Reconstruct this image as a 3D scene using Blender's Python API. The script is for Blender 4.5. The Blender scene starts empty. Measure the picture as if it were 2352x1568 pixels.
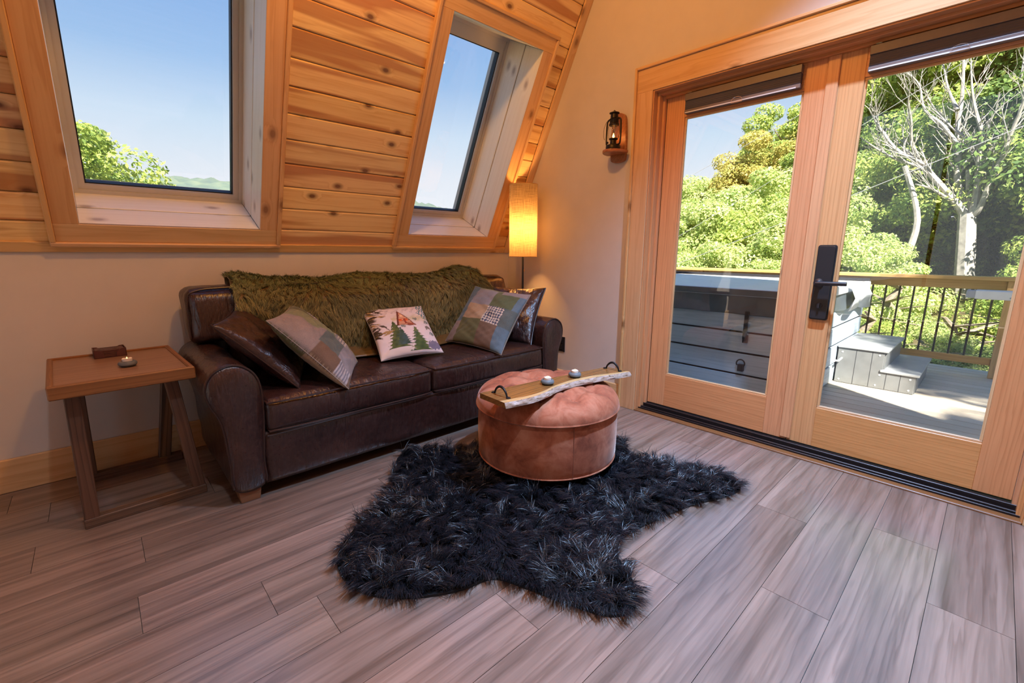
import bpy, bmesh, math, random
import numpy as np
from mathutils import Vector, Matrix

random.seed(7)
rng = np.random.default_rng(7)
scene = bpy.context.scene
COL = scene.collection

# ------------------------------------------------------------------ camera
PITCH, YAW, ROLL, FPX, EYE = 0.19970, 0.82181, 0.00523, 1023.79, 1.15
_f = Vector((math.cos(YAW) * math.cos(PITCH), math.sin(YAW) * math.cos(PITCH), -math.sin(PITCH)))
_r = Vector((math.sin(YAW), -math.cos(YAW), 0.0))
_u = _r.cross(_f)
_r2 = _r * math.cos(ROLL) + _u * math.sin(ROLL)
_u2 = -_r * math.sin(ROLL) + _u * math.cos(ROLL)
cam_data = bpy.data.cameras.new('camera')
cam_data.sensor_width = 36.0
cam_data.lens = 36.0 * FPX / 2352.0
cam_data.clip_start = 0.02
cam_data.clip_end = 2000
cam = bpy.data.objects.new('camera', cam_data)
COL.objects.link(cam)
cam.matrix_world = Matrix(((_r2.x, _u2.x, -_f.x, 0), (_r2.y, _u2.y, -_f.y, 0), (_r2.z, _u2.z, -_f.z, EYE), (0, 0, 0, 1)))
scene.camera = cam

# ------------------------------------------------------------------ exposure
vs = scene.view_settings
vs.view_transform = 'Standard'
vs.look = 'None'
vs.exposure = 0.5
vs.gamma = 1.0
vs.use_curve_mapping = False
scene.cycles.use_denoising = True
scene.cycles.use_adaptive_sampling = True
scene.cycles.adaptive_threshold = 0.045
scene.cycles.max_bounces = 7
scene.cycles.diffuse_bounces = 4
scene.cycles.glossy_bounces = 3
scene.cycles.transmission_bounces = 4
scene.cycles.transparent_max_bounces = 12
scene.cycles.sample_clamp_indirect = 4.0
scene.cycles.caustics_reflective = False
scene.cycles.caustics_refractive = False

# ------------------------------------------------------------------ sky
SKY = 1.0
world = bpy.data.worlds.new('sky')
scene.world = world
world.use_nodes = True
wt = world.node_tree
wt.nodes.clear()
w_out = wt.nodes.new('ShaderNodeOutputWorld')
w_bg = wt.nodes.new('ShaderNodeBackground')
w_bg.inputs['Strength'].default_value = SKY
w_tc = wt.nodes.new('ShaderNodeTexCoord')
w_sep = wt.nodes.new('ShaderNodeSeparateXYZ')
w_ramp = wt.nodes.new('ShaderNodeValToRGB')
el = w_ramp.color_ramp.elements
K_ = 1.0 / 1.414
stops = [(0.0, (1.00, 1.03, 1.08)), (0.14, (0.84, 0.91, 1.00)), (0.22, (0.66, 0.82, 0.99)), (0.31, (0.37, 0.59, 0.91)), (0.46, (0.22, 0.43, 0.85)), (1.0, (0.12, 0.27, 0.66))]
el[0].position, el[1].position = stops[0][0], stops[-1][0]
el[0].color = (*[c * K_ for c in stops[0][1]], 1)
el[1].color = (*[c * K_ for c in stops[-1][1]], 1)
for pos, c in stops[1:-1]:
    e = el.new(pos)
    e.color = (*[v * K_ for v in c], 1)
wt.links.new(w_tc.outputs['Generated'], w_sep.inputs[0])
wt.links.new(w_sep.outputs['Z'], w_ramp.inputs[0])
wt.links.new(w_ramp.outputs[0], w_bg.inputs['Color'])
wt.links.new(w_bg.outputs[0], w_out.inputs[0])

# ------------------------------------------------------------------ sun
sun_l = bpy.data.lights.new('sun', 'SUN')
sun_l.energy = 14.0
sun_l.color = (1.0, 0.93, 0.80)
sun_l.angle = math.radians(0.6)
sun = bpy.data.objects.new('sun', sun_l)
COL.objects.link(sun)
SUN_DIR = Vector((1.0, 0.9, -1.4)).normalized()
sun.rotation_euler = SUN_DIR.to_track_quat('-Z', 'Y').to_euler()
sun.location = (-6, -6, 12)


# ================================================================== helpers
def tag(o, label=None, cat=None, group=None, kind=None):
    if label: o['label'] = label
    if cat: o['category'] = cat
    if group: o['group'] = group
    if kind: o['kind'] = kind
    return o


def empty(name, loc=(0, 0, 0), rz=0.0, parent=None):
    o = bpy.data.objects.new(name, None)
    o.empty_display_size = 0.05
    COL.objects.link(o)
    o.location = loc
    o.rotation_euler = (0, 0, rz)
    o.parent = parent
    return o


def link(name, me, parent=None, M=None):
    o = bpy.data.objects.new(name, me)
    COL.objects.link(o)
    o.parent = parent
    if M is not None:
        o.matrix_local = M
    return o


def mats_of(mat):
    return list(mat) if isinstance(mat, (list, tuple)) else [mat]


class MB:
    """collects geometry for one mesh object"""
    def __init__(self):
        self.v, self.f, self.mi = [], [], []

    def add(self, verts, faces, mi=0):
        b = len(self.v)
        self.v += [tuple(map(float, p)) for p in verts]
        for f in faces:
            self.f.append(tuple(i + b for i in f))
            self.mi.append(mi)
        return self

    def box(self, x0, x1, y0, y1, z0, z1, mi=0):
        v = [(x, y, z) for z in (z0, z1) for y in (y0, y1) for x in (x0, x1)]
        f = [(0, 2, 3, 1), (4, 5, 7, 6), (0, 1, 5, 4), (2, 6, 7, 3), (0, 4, 6, 2), (1, 3, 7, 5)]
        return self.add(v, f, mi)

    def tube(self, pts, rad, seg=8, cap=True, closed=False, mi=0):
        pts = [Vector(p) for p in pts]
        n = len(pts)
        if not hasattr(rad, '__len__'):
            rad = [rad] * n
        verts, faces = [], []
        prev = None
        for i, p in enumerate(pts):
            if closed:
                t = pts[(i + 1) % n] - pts[i - 1]
            else:
                t = pts[min(i + 1, n - 1)] - pts[max(i - 1, 0)]
            t.normalize()
            if prev is None:
                a = Vector((0, 0, 1)) if abs(t.z) < 0.9 else Vector((1, 0, 0))
                s = t.cross(a).normalized()
            else:
                s = (prev - t * prev.dot(t))
                s = s.normalized() if s.length > 1e-6 else t.orthogonal().normalized()
            prev = s
            w = t.cross(s)
            for k in range(seg):
                a = 2 * math.pi * k / seg
                verts.append(p + (s * math.cos(a) + w * math.sin(a)) * rad[i])
        m = n if closed else n - 1
        for i in range(m):
            j = (i + 1) % n
            for k in range(seg):
                k2 = (k + 1) % seg
                faces.append((i * seg + k, i * seg + k2, j * seg + k2, j * seg + k))
        if cap and not closed:
            faces.append(tuple(reversed(range(seg))))
            faces.append(tuple((n - 1) * seg + k for k in range(seg)))
        return self.add(verts, faces, mi)

    def lathe(self, prof, seg=32, c=(0, 0, 0), mi=0, cap=True):
        verts, faces = [], []
        n = len(prof)
        for r, z in prof:
            for k in range(seg):
                a = 2 * math.pi * k / seg
                verts.append((c[0] + r * math.cos(a), c[1] + r * math.sin(a), c[2] + z))
        for i in range(n - 1):
            for k in range(seg):
                k2 = (k + 1) % seg
                faces.append((i * seg + k, i * seg + k2, (i + 1) * seg + k2, (i + 1) * seg + k))
        if cap:
            faces.append(tuple(reversed(range(seg))))
            faces.append(tuple((n - 1) * seg + k for k in range(seg)))
        return self.add(verts, faces, mi)

    def prism(self, outline, a0, a1, axis='z', mi=0):
        """outline: 2D points; extruded along axis between a0 and a1"""
        n = len(outline)
        def P(p, a):
            if axis == 'z': return (p[0], p[1], a)
            if axis == 'y': return (p[0], a, p[1])
            return (a, p[0], p[1])
        v = [P(p, a0) for p in outline] + [P(p, a1) for p in outline]
        f = [tuple(reversed(range(n))), tuple(range(n, 2 * n))]
        for i in range(n):
            j = (i + 1) % n
            f.append((i, j, n + j, n + i))
        return self.add(v, f, mi)

    def grid(self, P, mi=0, closed_u=False):
        """P: array (nu, nv, 3)"""
        P = np.asarray(P)
        nu, nv = P.shape[:2]
        faces = []
        for i in range(nu if closed_u else nu - 1):
            i2 = (i + 1) % nu
            for j in range(nv - 1):
                faces.append((i * nv + j, i2 * nv + j, i2 * nv + j + 1, i * nv + j + 1))
        return self.add(P.reshape(-1, 3), faces, mi)

    def mesh(self, name, mat, smooth=False, bevel=0.0, seg=2, angle=40):
        me = bpy.data.meshes.new(name)
        me.from_pydata(self.v, [], self.f)
        for m in mats_of(mat):
            me.materials.append(m)
        if any(self.mi):
            me.polygons.foreach_set('material_index', self.mi)
        bm = bmesh.new()
        bm.from_mesh(me)
        bmesh.ops.recalc_face_normals(bm, faces=bm.faces)
        if bevel > 0:
            es = [e for e in bm.edges if len(e.link_faces) == 2 and e.calc_face_angle(0) > math.radians(30)]
            bmesh.ops.bevel(bm, geom=es, offset=bevel, segments=seg, affect='EDGES', profile=0.6, clamp_overlap=True)
        if smooth:
            for f in bm.faces:
                f.smooth = True
            for e in bm.edges:
                e.smooth = not (len(e.link_faces) == 2 and e.calc_face_angle(0) > math.radians(angle))
        bm.to_mesh(me)
        bm.free()
        return me

    def build(self, name, mat, parent=None, M=None, **kw):
        return link(name, self.mesh(name, mat, **kw), parent, M)


def np_mesh(name, V, F, mat, smooth=False, col=None):
    """fast mesh from arrays; F is (m, k)"""
    V = np.ascontiguousarray(V, dtype=np.float32)
    F = np.ascontiguousarray(F, dtype=np.int32)
    me = bpy.data.meshes.new(name)
    me.vertices.add(len(V))
    me.vertices.foreach_set('co', V.ravel())
    k = F.shape[1]
    me.loops.add(F.size)
    me.loops.foreach_set('vertex_index', F.ravel())
    me.polygons.add(len(F))
    me.polygons.foreach_set('loop_start', np.arange(0, F.size, k, dtype=np.int32))
    if smooth:
        me.polygons.foreach_set('use_smooth', np.ones(len(F), dtype=bool))
    for m in mats_of(mat):
        me.materials.append(m)
    if col is not None:
        a = me.color_attributes.new('Col', 'FLOAT_COLOR', 'POINT')
        c4 = np.ones((len(V), 4), dtype=np.float32)
        c4[:, :3] = col
        a.data.foreach_set('color', c4.ravel())
    me.update(calc_edges=True)
    return me


def frame_matrix(o, X, Y, Z):
    return Matrix(((X[0], Y[0], Z[0], o[0]), (X[1], Y[1], Z[1], o[1]), (X[2], Y[2], Z[2], o[2]), (0, 0, 0, 1)))


_plank_cache = {}


def plank(name, L, W, T, M, mat, parent, bev=0.002):
    """board with its length along local X; meshes of equal size are shared"""
    key = (round(L, 4), round(W, 4), round(T, 4), mat.name, bev)
    me = _plank_cache.get(key)
    if me is None:
        me = MB().box(0, L, 0, W, 0, T).mesh(name, mat, bevel=bev, seg=1)
        _plank_cache[key] = me
    return link(name, me, parent, M)


EX, EY, EZ = Vector((1, 0, 0)), Vector((0, 1, 0)), Vector((0, 0, 1))


def board(name, x0, x1, y0, y1, z0, z1, along, mat, parent, bev=0.002, pre=None):
    """axis-aligned board, grain along 'x', 'y' or 'z'"""
    dx, dy, dz = x1 - x0, y1 - y0, z1 - z0
    if along == 'x':
        if dy < dz: M = frame_matrix((x0, y1, z0), EX, EZ, -EY); d = (dx, dz, dy)
        else: M = frame_matrix((x0, y0, z0), EX, EY, EZ); d = (dx, dy, dz)
    elif along == 'y':
        if dx < dz: M = frame_matrix((x0, y0, z0), EY, EZ, EX); d = (dy, dz, dx)
        else: M = frame_matrix((x1, y0, z0), EY, -EX, EZ); d = (dy, dx, dz)
    else:
        if dx < dy: M = frame_matrix((x1, y0, z0), EZ, EY, -EX); d = (dz, dy, dx)
        else: M = frame_matrix((x0, y0, z0), EZ, EX, EY); d = (dz, dx, dy)
    return plank(name, d[0], d[1], d[2], M if pre is None else pre @ M, mat, parent, bev)


def catmull(pts, n=6, closed=True):
    P = [np.array(p, float) for p in pts]
    out = []
    m = len(P)
    for i in range(m if closed else m - 1):
        if closed:
            p0, p1, p2, p3 = P[i - 1], P[i], P[(i + 1) % m], P[(i + 2) % m]
        else:
            p0, p1, p2, p3 = P[max(i - 1, 0)], P[i], P[i + 1], P[min(i + 2, m - 1)]
        for k in range(n):
            t = k / n
            out.append(0.5 * (2 * p1 + (p2 - p0) * t + (2 * p0 - 5 * p1 + 4 * p2 - p3) * t * t + (3 * p1 - p0 - 3 * p2 + p3) * t ** 3))
    if not closed:
        out.append(P[-1])
    return np.array(out)


def snoise(x, y, z=0.0, s=1.0, seed=0.0):
    """cheap smooth noise in -1..1 from summed sines"""
    x, y, z = np.asarray(x) * s, np.asarray(y) * s, np.asarray(z) * s
    q = seed * 1.37
    a = np.sin(1.7 * x + 2.3 * y + 1.1 * z + q) + np.sin(-2.9 * x + 1.3 * y + 2.1 * z + 2.1 * q + 1.0)
    b = np.sin(4.1 * x - 3.7 * y + 1.9 * z + 0.7 * q + np.sin(1.9 * y + q)) + np.sin(2.3 * x + 5.3 * y - 3.1 * z + 1.3 * q + 4.0)
    return (a + 0.7 * b) / 3.4


# ================================================================== materials
class NT:
    def __init__(self, name):
        self.m = bpy.data.materials.new(name)
        self.m.use_nodes = True
        self.t = self.m.node_tree
        self.t.nodes.clear()
        self.out = self.t.nodes.new('ShaderNodeOutputMaterial')

    def n(self, typ, **kw):
        nd = self.t.nodes.new('ShaderNode' + typ)
        for k, v in kw.items():
            setattr(nd, k, v)
        return nd

    def set(self, sock, v):
        if isinstance(v, bpy.types.NodeSocket):
            self.t.links.new(v, sock)
        elif v is not None:
            if hasattr(sock.default_value, '__len__') and not hasattr(v, '__len__'):
                v = (v,) * len(sock.default_value)
            if hasattr(v, '__len__') and len(v) == 3 and len(sock.default_value) == 4:
                v = (*v, 1)
            sock.default_value = v

    def math(self, op, a, b=None, c=None, clamp=False):
        nd = self.n('Math', operation=op, use_clamp=clamp)
        self.set(nd.inputs[0], a)
        if b is not None: self.set(nd.inputs[1], b)
        if c is not None: self.set(nd.inputs[2], c)
        return nd.outputs[0]

    def vmath(self, op, a, b=None, scale=None):
        nd = self.n('VectorMath', operation=op)
        self.set(nd.inputs[0], a)
        if b is not None: self.set(nd.inputs[1], b)
        if scale is not None: self.set(nd.inputs['Scale'], scale)
        return nd.outputs[0]

    def noise(self, vec, scale, detail=4, rough=0.55, dist=0.0, out='Fac'):
        nd = self.n('TexNoise')
        self.set(nd.inputs['Vector'], vec)
        self.set(nd.inputs['Scale'], scale)
        self.set(nd.inputs['Detail'], detail)
        self.set(nd.inputs['Roughness'], rough)
        self.set(nd.inputs['Distortion'], dist)
        return nd.outputs[out]

    def voronoi(self, vec, scale, feature='F1', out='Distance', rand=1.0, dims='3D'):
        nd = self.n('TexVoronoi', feature=feature, voronoi_dimensions=dims)
        self.set(nd.inputs['Vector'], vec)
        self.set(nd.inputs['Scale'], scale)
        self.set(nd.inputs['Randomness'], rand)
        return nd.outputs[out]

    def ramp(self, fac, stops):
        nd = self.n('ValToRGB')
        e = nd.color_ramp.elements
        while len(e) > 1:
            e.remove(e[-1])
        e[0].position = stops[0][0]
        e[0].color = (*stops[0][1], 1) if hasattr(stops[0][1], '__len__') else (stops[0][1],) * 3 + (1,)
        for p, c in stops[1:]:
            q = e.new(p)
            q.color = (*c, 1) if hasattr(c, '__len__') else (c, c, c, 1)
        self.set(nd.inputs[0], fac)
        return nd.outputs[0]

    def mix(self, fac, a, b, mode='MIX'):
        nd = self.n('MixRGB', blend_type=mode)
        self.set(nd.inputs[0], fac)
        self.set(nd.inputs[1], a)
        self.set(nd.inputs[2], b)
        return nd.outputs[0]

    def hsv(self, col, h=0.5, s=1.0, v=1.0):
        nd = self.n('HueSaturation')
        self.set(nd.inputs['Hue'], h); self.set(nd.inputs['Saturation'], s); self.set(nd.inputs['Value'], v)
        self.set(nd.inputs['Color'], col)
        return nd.outputs[0]

    def bump(self, h, strength=0.2, dist=0.01):
        nd = self.n('Bump')
        self.set(nd.inputs['Height'], h)
        nd.inputs['Strength'].default_value = strength
        nd.inputs['Distance'].default_value = dist
        return nd.outputs[0]

    def coords(self, which='Object'):
        return self.n('TexCoord').outputs[which]

    def mapping(self, vec, scale=(1, 1, 1), loc=(0, 0, 0), rot=(0, 0, 0)):
        nd = self.n('Mapping')
        self.set(nd.inputs['Vector'], vec)
        self.set(nd.inputs['Scale'], scale); self.set(nd.inputs['Location'], loc); self.set(nd.inputs['Rotation'], rot)
        return nd.outputs[0]

    def bsdf(self, col, rough=0.5, metal=0.0, spec=0.5, normal=None, **kw):
        b = self.n('BsdfPrincipled')
        self.set(b.inputs['Base Color'], col)
        self.set(b.inputs['Roughness'], rough)
        self.set(b.inputs['Metallic'], metal)
        self.set(b.inputs['Specular IOR Level'], spec)
        if normal is not None: self.set(b.inputs['Normal'], normal)
        for k, v in kw.items():
            self.set(b.inputs[k.replace('_', ' ')], v)
        self.t.links.new(b.outputs[0], self.out.inputs[0])
        self.b = b
        return self.m


def plain(name, col, rough=0.5, metal=0.0, spec=0.5, var=0.06, bump=0.0, bscale=200, **kw):
    t = NT(name)
    co = t.coords()
    n = t.noise(co, 9.0, 4)
    c = t.mix(1.0, (*col, 1), t.ramp(n, [(0.3, 1 - var), (0.7, 1 + var)]), 'MULTIPLY')
    nb = t.bump(t.noise(co, bscale, 3), bump, 0.002) if bump else None
    return t.bsdf(c, rough, metal, spec, nb, **kw)


def wood(name, light, dark, rough=0.45, ring=9.0, fine=1.0, knots=0.0, knot_col=(0.14, 0.05, 0.02), heart=0.0, heart_col=(0.4, 0.15, 0.05),
         var=0.10, sat=0.06, contrast=1.0, bump=0.08, spec=0.4, stretch=14.0, coat=0.0, knot_scale=2.4, band=0.0):
    t = NT(name)
    co = t.coords()
    rnd = t.n('ObjectInfo').outputs['Random']
    off = t.n('CombineXYZ')
    t.set(off.inputs[0], t.math('MULTIPLY', rnd, 37.0)); t.set(off.inputs[1], t.math('MULTIPLY', rnd, 91.0)); t.set(off.inputs[2], t.math('MULTIPLY', rnd, 53.0))
    p = t.vmath('ADD', co, off.outputs[0])
    # knots push the grain aside
    kd = t.voronoi(t.mapping(p, (1.0, 1.6, 0.0)), knot_scale, dims='2D')
    kmask = t.ramp(kd, [(0.0, 1.0), (0.16, 0.0)])
    ps = t.mapping(p, (1.0, stretch, stretch))
    streak = t.noise(ps, 1.6, 3, 0.5, 0.4)
    warp = t.math('ADD', t.math('MULTIPLY', streak, 0.9), t.math('MULTIPLY', kmask, 0.5 if knots else 0.0))
    sep = t.n('SeparateXYZ'); t.set(sep.inputs[0], p)
    yy = t.math('ADD', t.math('MULTIPLY', sep.outputs[1], ring), t.math('MULTIPLY', sep.outputs[2], ring))
    rings = t.math('FRACT', t.math('ADD', yy, t.math('MULTIPLY', warp, 3.0)))
    rg = t.ramp(rings, [(0.0, 0.0), (0.55, 0.35), (0.86, 1.0), (1.0, 0.0)])
    pf = t.mapping(p, (3.0, 160.0 * fine, 160.0 * fine))
    fibre = t.noise(pf, 1.0, 2)
    g = t.math('ADD', t.math('MULTIPLY', rg, 0.55 * contrast), t.math('MULTIPLY', t.math('SUBTRACT', fibre, 0.5), 0.55 * contrast))
    g = t.math('ADD', g, t.math('MULTIPLY', t.math('SUBTRACT', streak, 0.5), 0.7 * contrast), clamp=True)
    col = t.mix(g, (*light, 1), (*dark, 1))
    if band:
        bn = t.noise(t.mapping(p, (0.9, 17.0, 17.0)), 1.0, 4, 0.6)
        col = t.mix(1.0, col, t.ramp(bn, [(0.30, 1 - band), (0.70, 1 + band)]), 'MULTIPLY')
    if heart > 0:
        hs = t.noise(t.mapping(p, (0.55, 9.0, 9.0)), 1.3, 2, 0.4)
        hm = t.ramp(hs, [(0.52, 0.0), (0.58, 1.0)])
        col = t.mix(t.math('MULTIPLY', hm, heart), col, (*heart_col, 1))
    if knots > 0:
        kk = t.voronoi(t.mapping(p, (1.0, 1.6, 0.0)), knot_scale, dims='2D')
        core = t.ramp(kk, [(0.0, 1.0), (0.030, 1.0), (0.052, 0.55), (0.10, 0.0)])
        col = t.mix(t.math('MULTIPLY', core, knots), col, (*knot_col, 1))
    col = t.hsv(col, h=t.math('ADD', 0.5, t.math('MULTIPLY', t.math('SUBTRACT', t.math('FRACT', t.math('MULTIPLY', rnd, 13.7)), 0.5), 0.012)),
                s=t.math('ADD', 1.0, t.math('MULTIPLY', t.math('SUBTRACT', t.math('FRACT', t.math('MULTIPLY', rnd, 7.3)), 0.5), sat * 2)),
                v=t.math('ADD', 1.0, t.math('MULTIPLY', t.math('SUBTRACT', rnd, 0.5), var * 2)))
    m = t.bsdf(col, rough, 0.0, spec, t.bump(g, bump, 0.003))
    if coat:
        t.b.inputs['Coat Weight'].default_value = coat
        t.b.inputs['Coat Roughness'].default_value = 0.2
    return m


def attr_mat(name, rough=0.6, spec=0.3, trans=0.0, sheen=0.0, weave=0.0, bump=0.0, noise=0.0):
    t = NT(name)
    a = t.n('Attribute'); a.attribute_name = 'Col'
    c = a.outputs['Color']
    co = t.coords()
    nb = None
    if weave:
        w1 = t.noise(t.mapping(co, (1, 1, 1)), 420, 2)
        c = t.mix(1.0, c, t.ramp(w1, [(0.3, 1 - weave), (0.7, 1 + weave)]), 'MULTIPLY')
        nb = t.bump(w1, 0.3, 0.002)
    if noise:
        c = t.mix(1.0, c, t.ramp(t.noise(co, 2.0, 3), [(0.3, 1 - noise), (0.7, 1 + noise)]), 'MULTIPLY')
    m = t.bsdf(c, rough, 0, spec, nb)
    if sheen:
        t.b.inputs['Sheen Weight'].default_value = sheen
        t.b.inputs['Sheen Roughness'].default_value = 0.4
    if trans:
        d = t.b.outputs[0]
        tr = t.n('BsdfTranslucent'); t.set(tr.inputs[0], c)
        mx = t.n('MixShader'); mx.inputs[0].default_value = trans
        t.t.links.new(d, mx.inputs[1]); t.t.links.new(tr.outputs[0], mx.inputs[2]); t.t.links.new(mx.outputs[0], t.out.inputs[0])
    return m


def glass_mat(name, tint=(1, 1, 1), rough=0.0, base=0.04):
    t = NT(name)
    lw = t.n('LayerWeight'); lw.inputs[0].default_value = 0.5
    f5 = t.math('POWER', lw.outputs['Facing'], 5.0)
    fac = t.math('ADD', base, t.math('MULTIPLY', f5, 0.9))
    tr = t.n('BsdfTransparent'); t.set(tr.inputs[0], tint)
    gl = t.n('BsdfGlossy'); t.set(gl.inputs[0], (1, 1, 1)); gl.inputs['Roughness'].default_value = rough
    mx = t.n('MixShader')
    t.set(mx.inputs[0], fac)
    t.t.links.new(tr.outputs[0], mx.inputs[1]); t.t.links.new(gl.outputs[0], mx.inputs[2]); t.t.links.new(mx.outputs[0], t.out.inputs[0])
    return t.m


def emit_mat(name, col, s):
    t = NT(name)
    e = t.n('Emission'); t.set(e.inputs[0], col); e.inputs[1].default_value = s
    t.t.links.new(e.outputs[0], t.out.inputs[0])
    return t.m


M_pine = wood('knotty_pine', (0.88, 0.63, 0.31), (0.68, 0.39, 0.15), rough=0.38, ring=16, knots=0.9, heart=0.75, heart_col=(0.47, 0.19, 0.07), var=0.12, spec=0.4)
M_trim = wood('pine_trim', (0.72, 0.46, 0.23), (0.57, 0.31, 0.13), rough=0.40, ring=20, knots=0.7, var=0.06, knot_scale=2.0)
M_pine_skylit = wood('pine_skylit', (0.90, 0.86, 0.78), (0.78, 0.72, 0.62), rough=0.35, ring=18, knots=0.55, var=0.04, contrast=0.7, knot_scale=2.0)  # pine whitened so the reveals carry sky light in their colour
M_fir = wood('stained_fir', (0.68, 0.34, 0.15), (0.46, 0.19, 0.07), rough=0.36, ring=60, fine=0.6, var=0.05, contrast=0.9, stretch=22)
M_vinyl = wood('oak_vinyl_plank', (0.240, 0.170, 0.138), (0.112, 0.074, 0.056), rough=0.30, ring=22, fine=1.0, var=0.10, contrast=1.05, bump=0.05, spec=1.0, stretch=16, coat=0.6, band=0.42)
M_walnut = wood('walnut_slab', (0.23, 0.115, 0.040), (0.10, 0.045, 0.016), rough=0.22, ring=30, var=0.0, contrast=1.0, spec=0.6)
M_tabletop = wood('worn_brown_oak', (0.30, 0.155, 0.085), (0.17, 0.080, 0.042), rough=0.34, ring=26, var=0.05)
M_tableedge = wood('rough_sawn_edge', (0.27, 0.120, 0.042), (0.15, 0.058, 0.020), rough=0.5, ring=40, var=0.03)
M_tableleg = wood('dark_brushed_leg', (0.13, 0.072, 0.045), (0.05, 0.027, 0.017), rough=0.55, ring=50, fine=0.7, var=0.05, contrast=1.2, bump=0.25)
M_foot = wood('walnut_foot', (0.24, 0.105, 0.045), (0.13, 0.05, 0.02), rough=0.4, ring=40)
M_deck = wood('weathered_deck', (0.54, 0.47, 0.37), (0.38, 0.32, 0.24), rough=0.6, ring=30, var=0.08, contrast=0.8)
M_rail = wood('treated_rail', (0.62, 0.36, 0.12), (0.44, 0.24, 0.07), rough=0.6, ring=22, var=0.05)
M_tubboard = wood('grey_tub_board', (0.40, 0.49, 0.58), (0.27, 0.34, 0.42), rough=0.5, ring=26, var=0.04, contrast=0.9)  # grey boards, blued to carry the sky light in the colour
M_sconce = wood('red_cedar_slab', (0.46, 0.17, 0.055), (0.26, 0.08, 0.025), rough=0.35, ring=34, spec=0.5)
M_gold = plain('gilt_strip', (0.55, 0.30, 0.07), 0.4)

M_wall = plain('painted_wall', (0.64, 0.585, 0.535), 0.75, var=0.02, bump=0.05, bscale=260, spec=0.25)
M_ceil = M_pine
M_white = plain('window_frame_grey', (0.56, 0.53, 0.49), 0.4, var=0.02)
M_gasket = plain('black_gasket', (0.012, 0.013, 0.016), 0.5)
M_roof = plain('roof_body', (0.20, 0.19, 0.18), 0.8)
M_glass = glass_mat('window_glass')
M_bronze = plain('dark_bronze', (0.035, 0.026, 0.026), 0.38, 0.6)
M_black = plain('matt_black', (0.018, 0.017, 0.020), 0.38, 0.0)
M_iron = plain('black_iron', (0.02, 0.02, 0.022), 0.42, 0.7)
M_blind = plain('blind_fabric', (0.060, 0.060, 0.090), 0.7)
M_blindrail = plain('blind_rail', (0.16, 0.125, 0.115), 0.4)
M_whiteplastic = plain('white_plastic', (0.75, 0.75, 0.74), 0.35)
M_clear = glass_mat('clear_clip', base=0.25, rough=0.1)


def leather_mat():
    t = NT('brown_leather')
    co = t.coords()
    n1 = t.noise(co, 5.0, 5, 0.6)
    n2 = t.noise(co, 60.0, 4, 0.6)
    cr = t.voronoi(t.vmath('ADD', co, t.vmath('SCALE', t.noise(co, 20, 2, out='Color'), scale=0.03)), 85, 'DISTANCE_TO_EDGE')
    crease = t.ramp(cr, [(0.0, 0.0), (0.06, 1.0)])
    col = t.ramp(n1, [(0.28, (0.020, 0.0080, 0.0072)), (0.55, (0.034, 0.0140, 0.0120)), (0.75, (0.060, 0.026, 0.021))])
    col = t.mix(t.math('MULTIPLY', t.ramp(n2, [(0.5, 0.0), (0.75, 1.0)]), 0.35), col, (0.095, 0.05, 0.042, 1))
    h = t.math('ADD', t.math('MULTIPLY', crease, 0.03), t.math('MULTIPLY', n2, 0.10))
    wr = t.noise(t.mapping(co, (2.2, 1.0, 0.55)), 16.0, 3, 0.55, 0.4)
    h = t.math('ADD', h, t.math('MULTIPLY', wr, 1.5))
    return t.bsdf(col, t.math('ADD', 0.22, t.math('MULTIPLY', n2, 0.16)), 0.0, 0.65, t.bump(h, 0.45, 0.010))


M_leather = leather_mat()
M_piping = plain('leather_piping', (0.035, 0.017, 0.014), 0.35, var=0.2)


def velvet_mat():
    t = NT('terracotta_velvet')
    co = t.coords()
    n1 = t.noise(t.vmath('ADD', co, t.vmath('SCALE', t.noise(co, 6, 2, out='Color'), scale=0.10)), 8.0, 4, 0.6, 0.6)
    n2 = t.noise(co, 30.0, 4, 0.7, 0.8)
    f = t.math('ADD', t.math('MULTIPLY', n1, 0.8), t.math('MULTIPLY', n2, 0.2))
    col = t.ramp(f, [(0.34, (0.20, 0.055, 0.028)), (0.50, (0.36, 0.115, 0.060)), (0.66, (0.47, 0.19, 0.11))])
    m = t.bsdf(col, 0.75, 0.0, 0.2, t.bump(t.noise(co, 260, 2), 0.1, 0.002))
    t.b.inputs['Sheen Weight'].default_value = 0.40
    t.b.inputs['Sheen Roughness'].default_value = 0.35
    t.set(t.b.inputs['Sheen Tint'], (1.0, 0.74, 0.62))
    return m


M_velvet = velvet_mat()


def shade_mat():
    t = NT('linen_shade')
    co = t.coords('UV')
    a = t.noise(t.mapping(co, (9, 420, 1)), 1.0, 3, 0.7)
    b = t.noise(t.mapping(co, (420, 9, 1)), 1.0, 3, 0.7)
    w = t.ramp(t.math('ADD', t.math('MULTIPLY', a, 0.5), t.math('MULTIPLY', b, 0.5)), [(0.38, 0.28), (0.6, 1.0)])
    col = t.mix(1.0, (0.50, 0.36, 0.20, 1), w, 'MULTIPLY')
    d = t.n('BsdfDiffuse'); t.set(d.inputs[0], col)
    tr = t.n('BsdfTranslucent'); t.set(tr.inputs[0], col)
    mx = t.n('MixShader'); mx.inputs[0].default_value = 0.38
    t.t.links.new(d.outputs[0], mx.inputs[1]); t.t.links.new(tr.outputs[0], mx.inputs[2]); t.t.links.new(mx.outputs[0], t.out.inputs[0])
    return t.m


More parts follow.
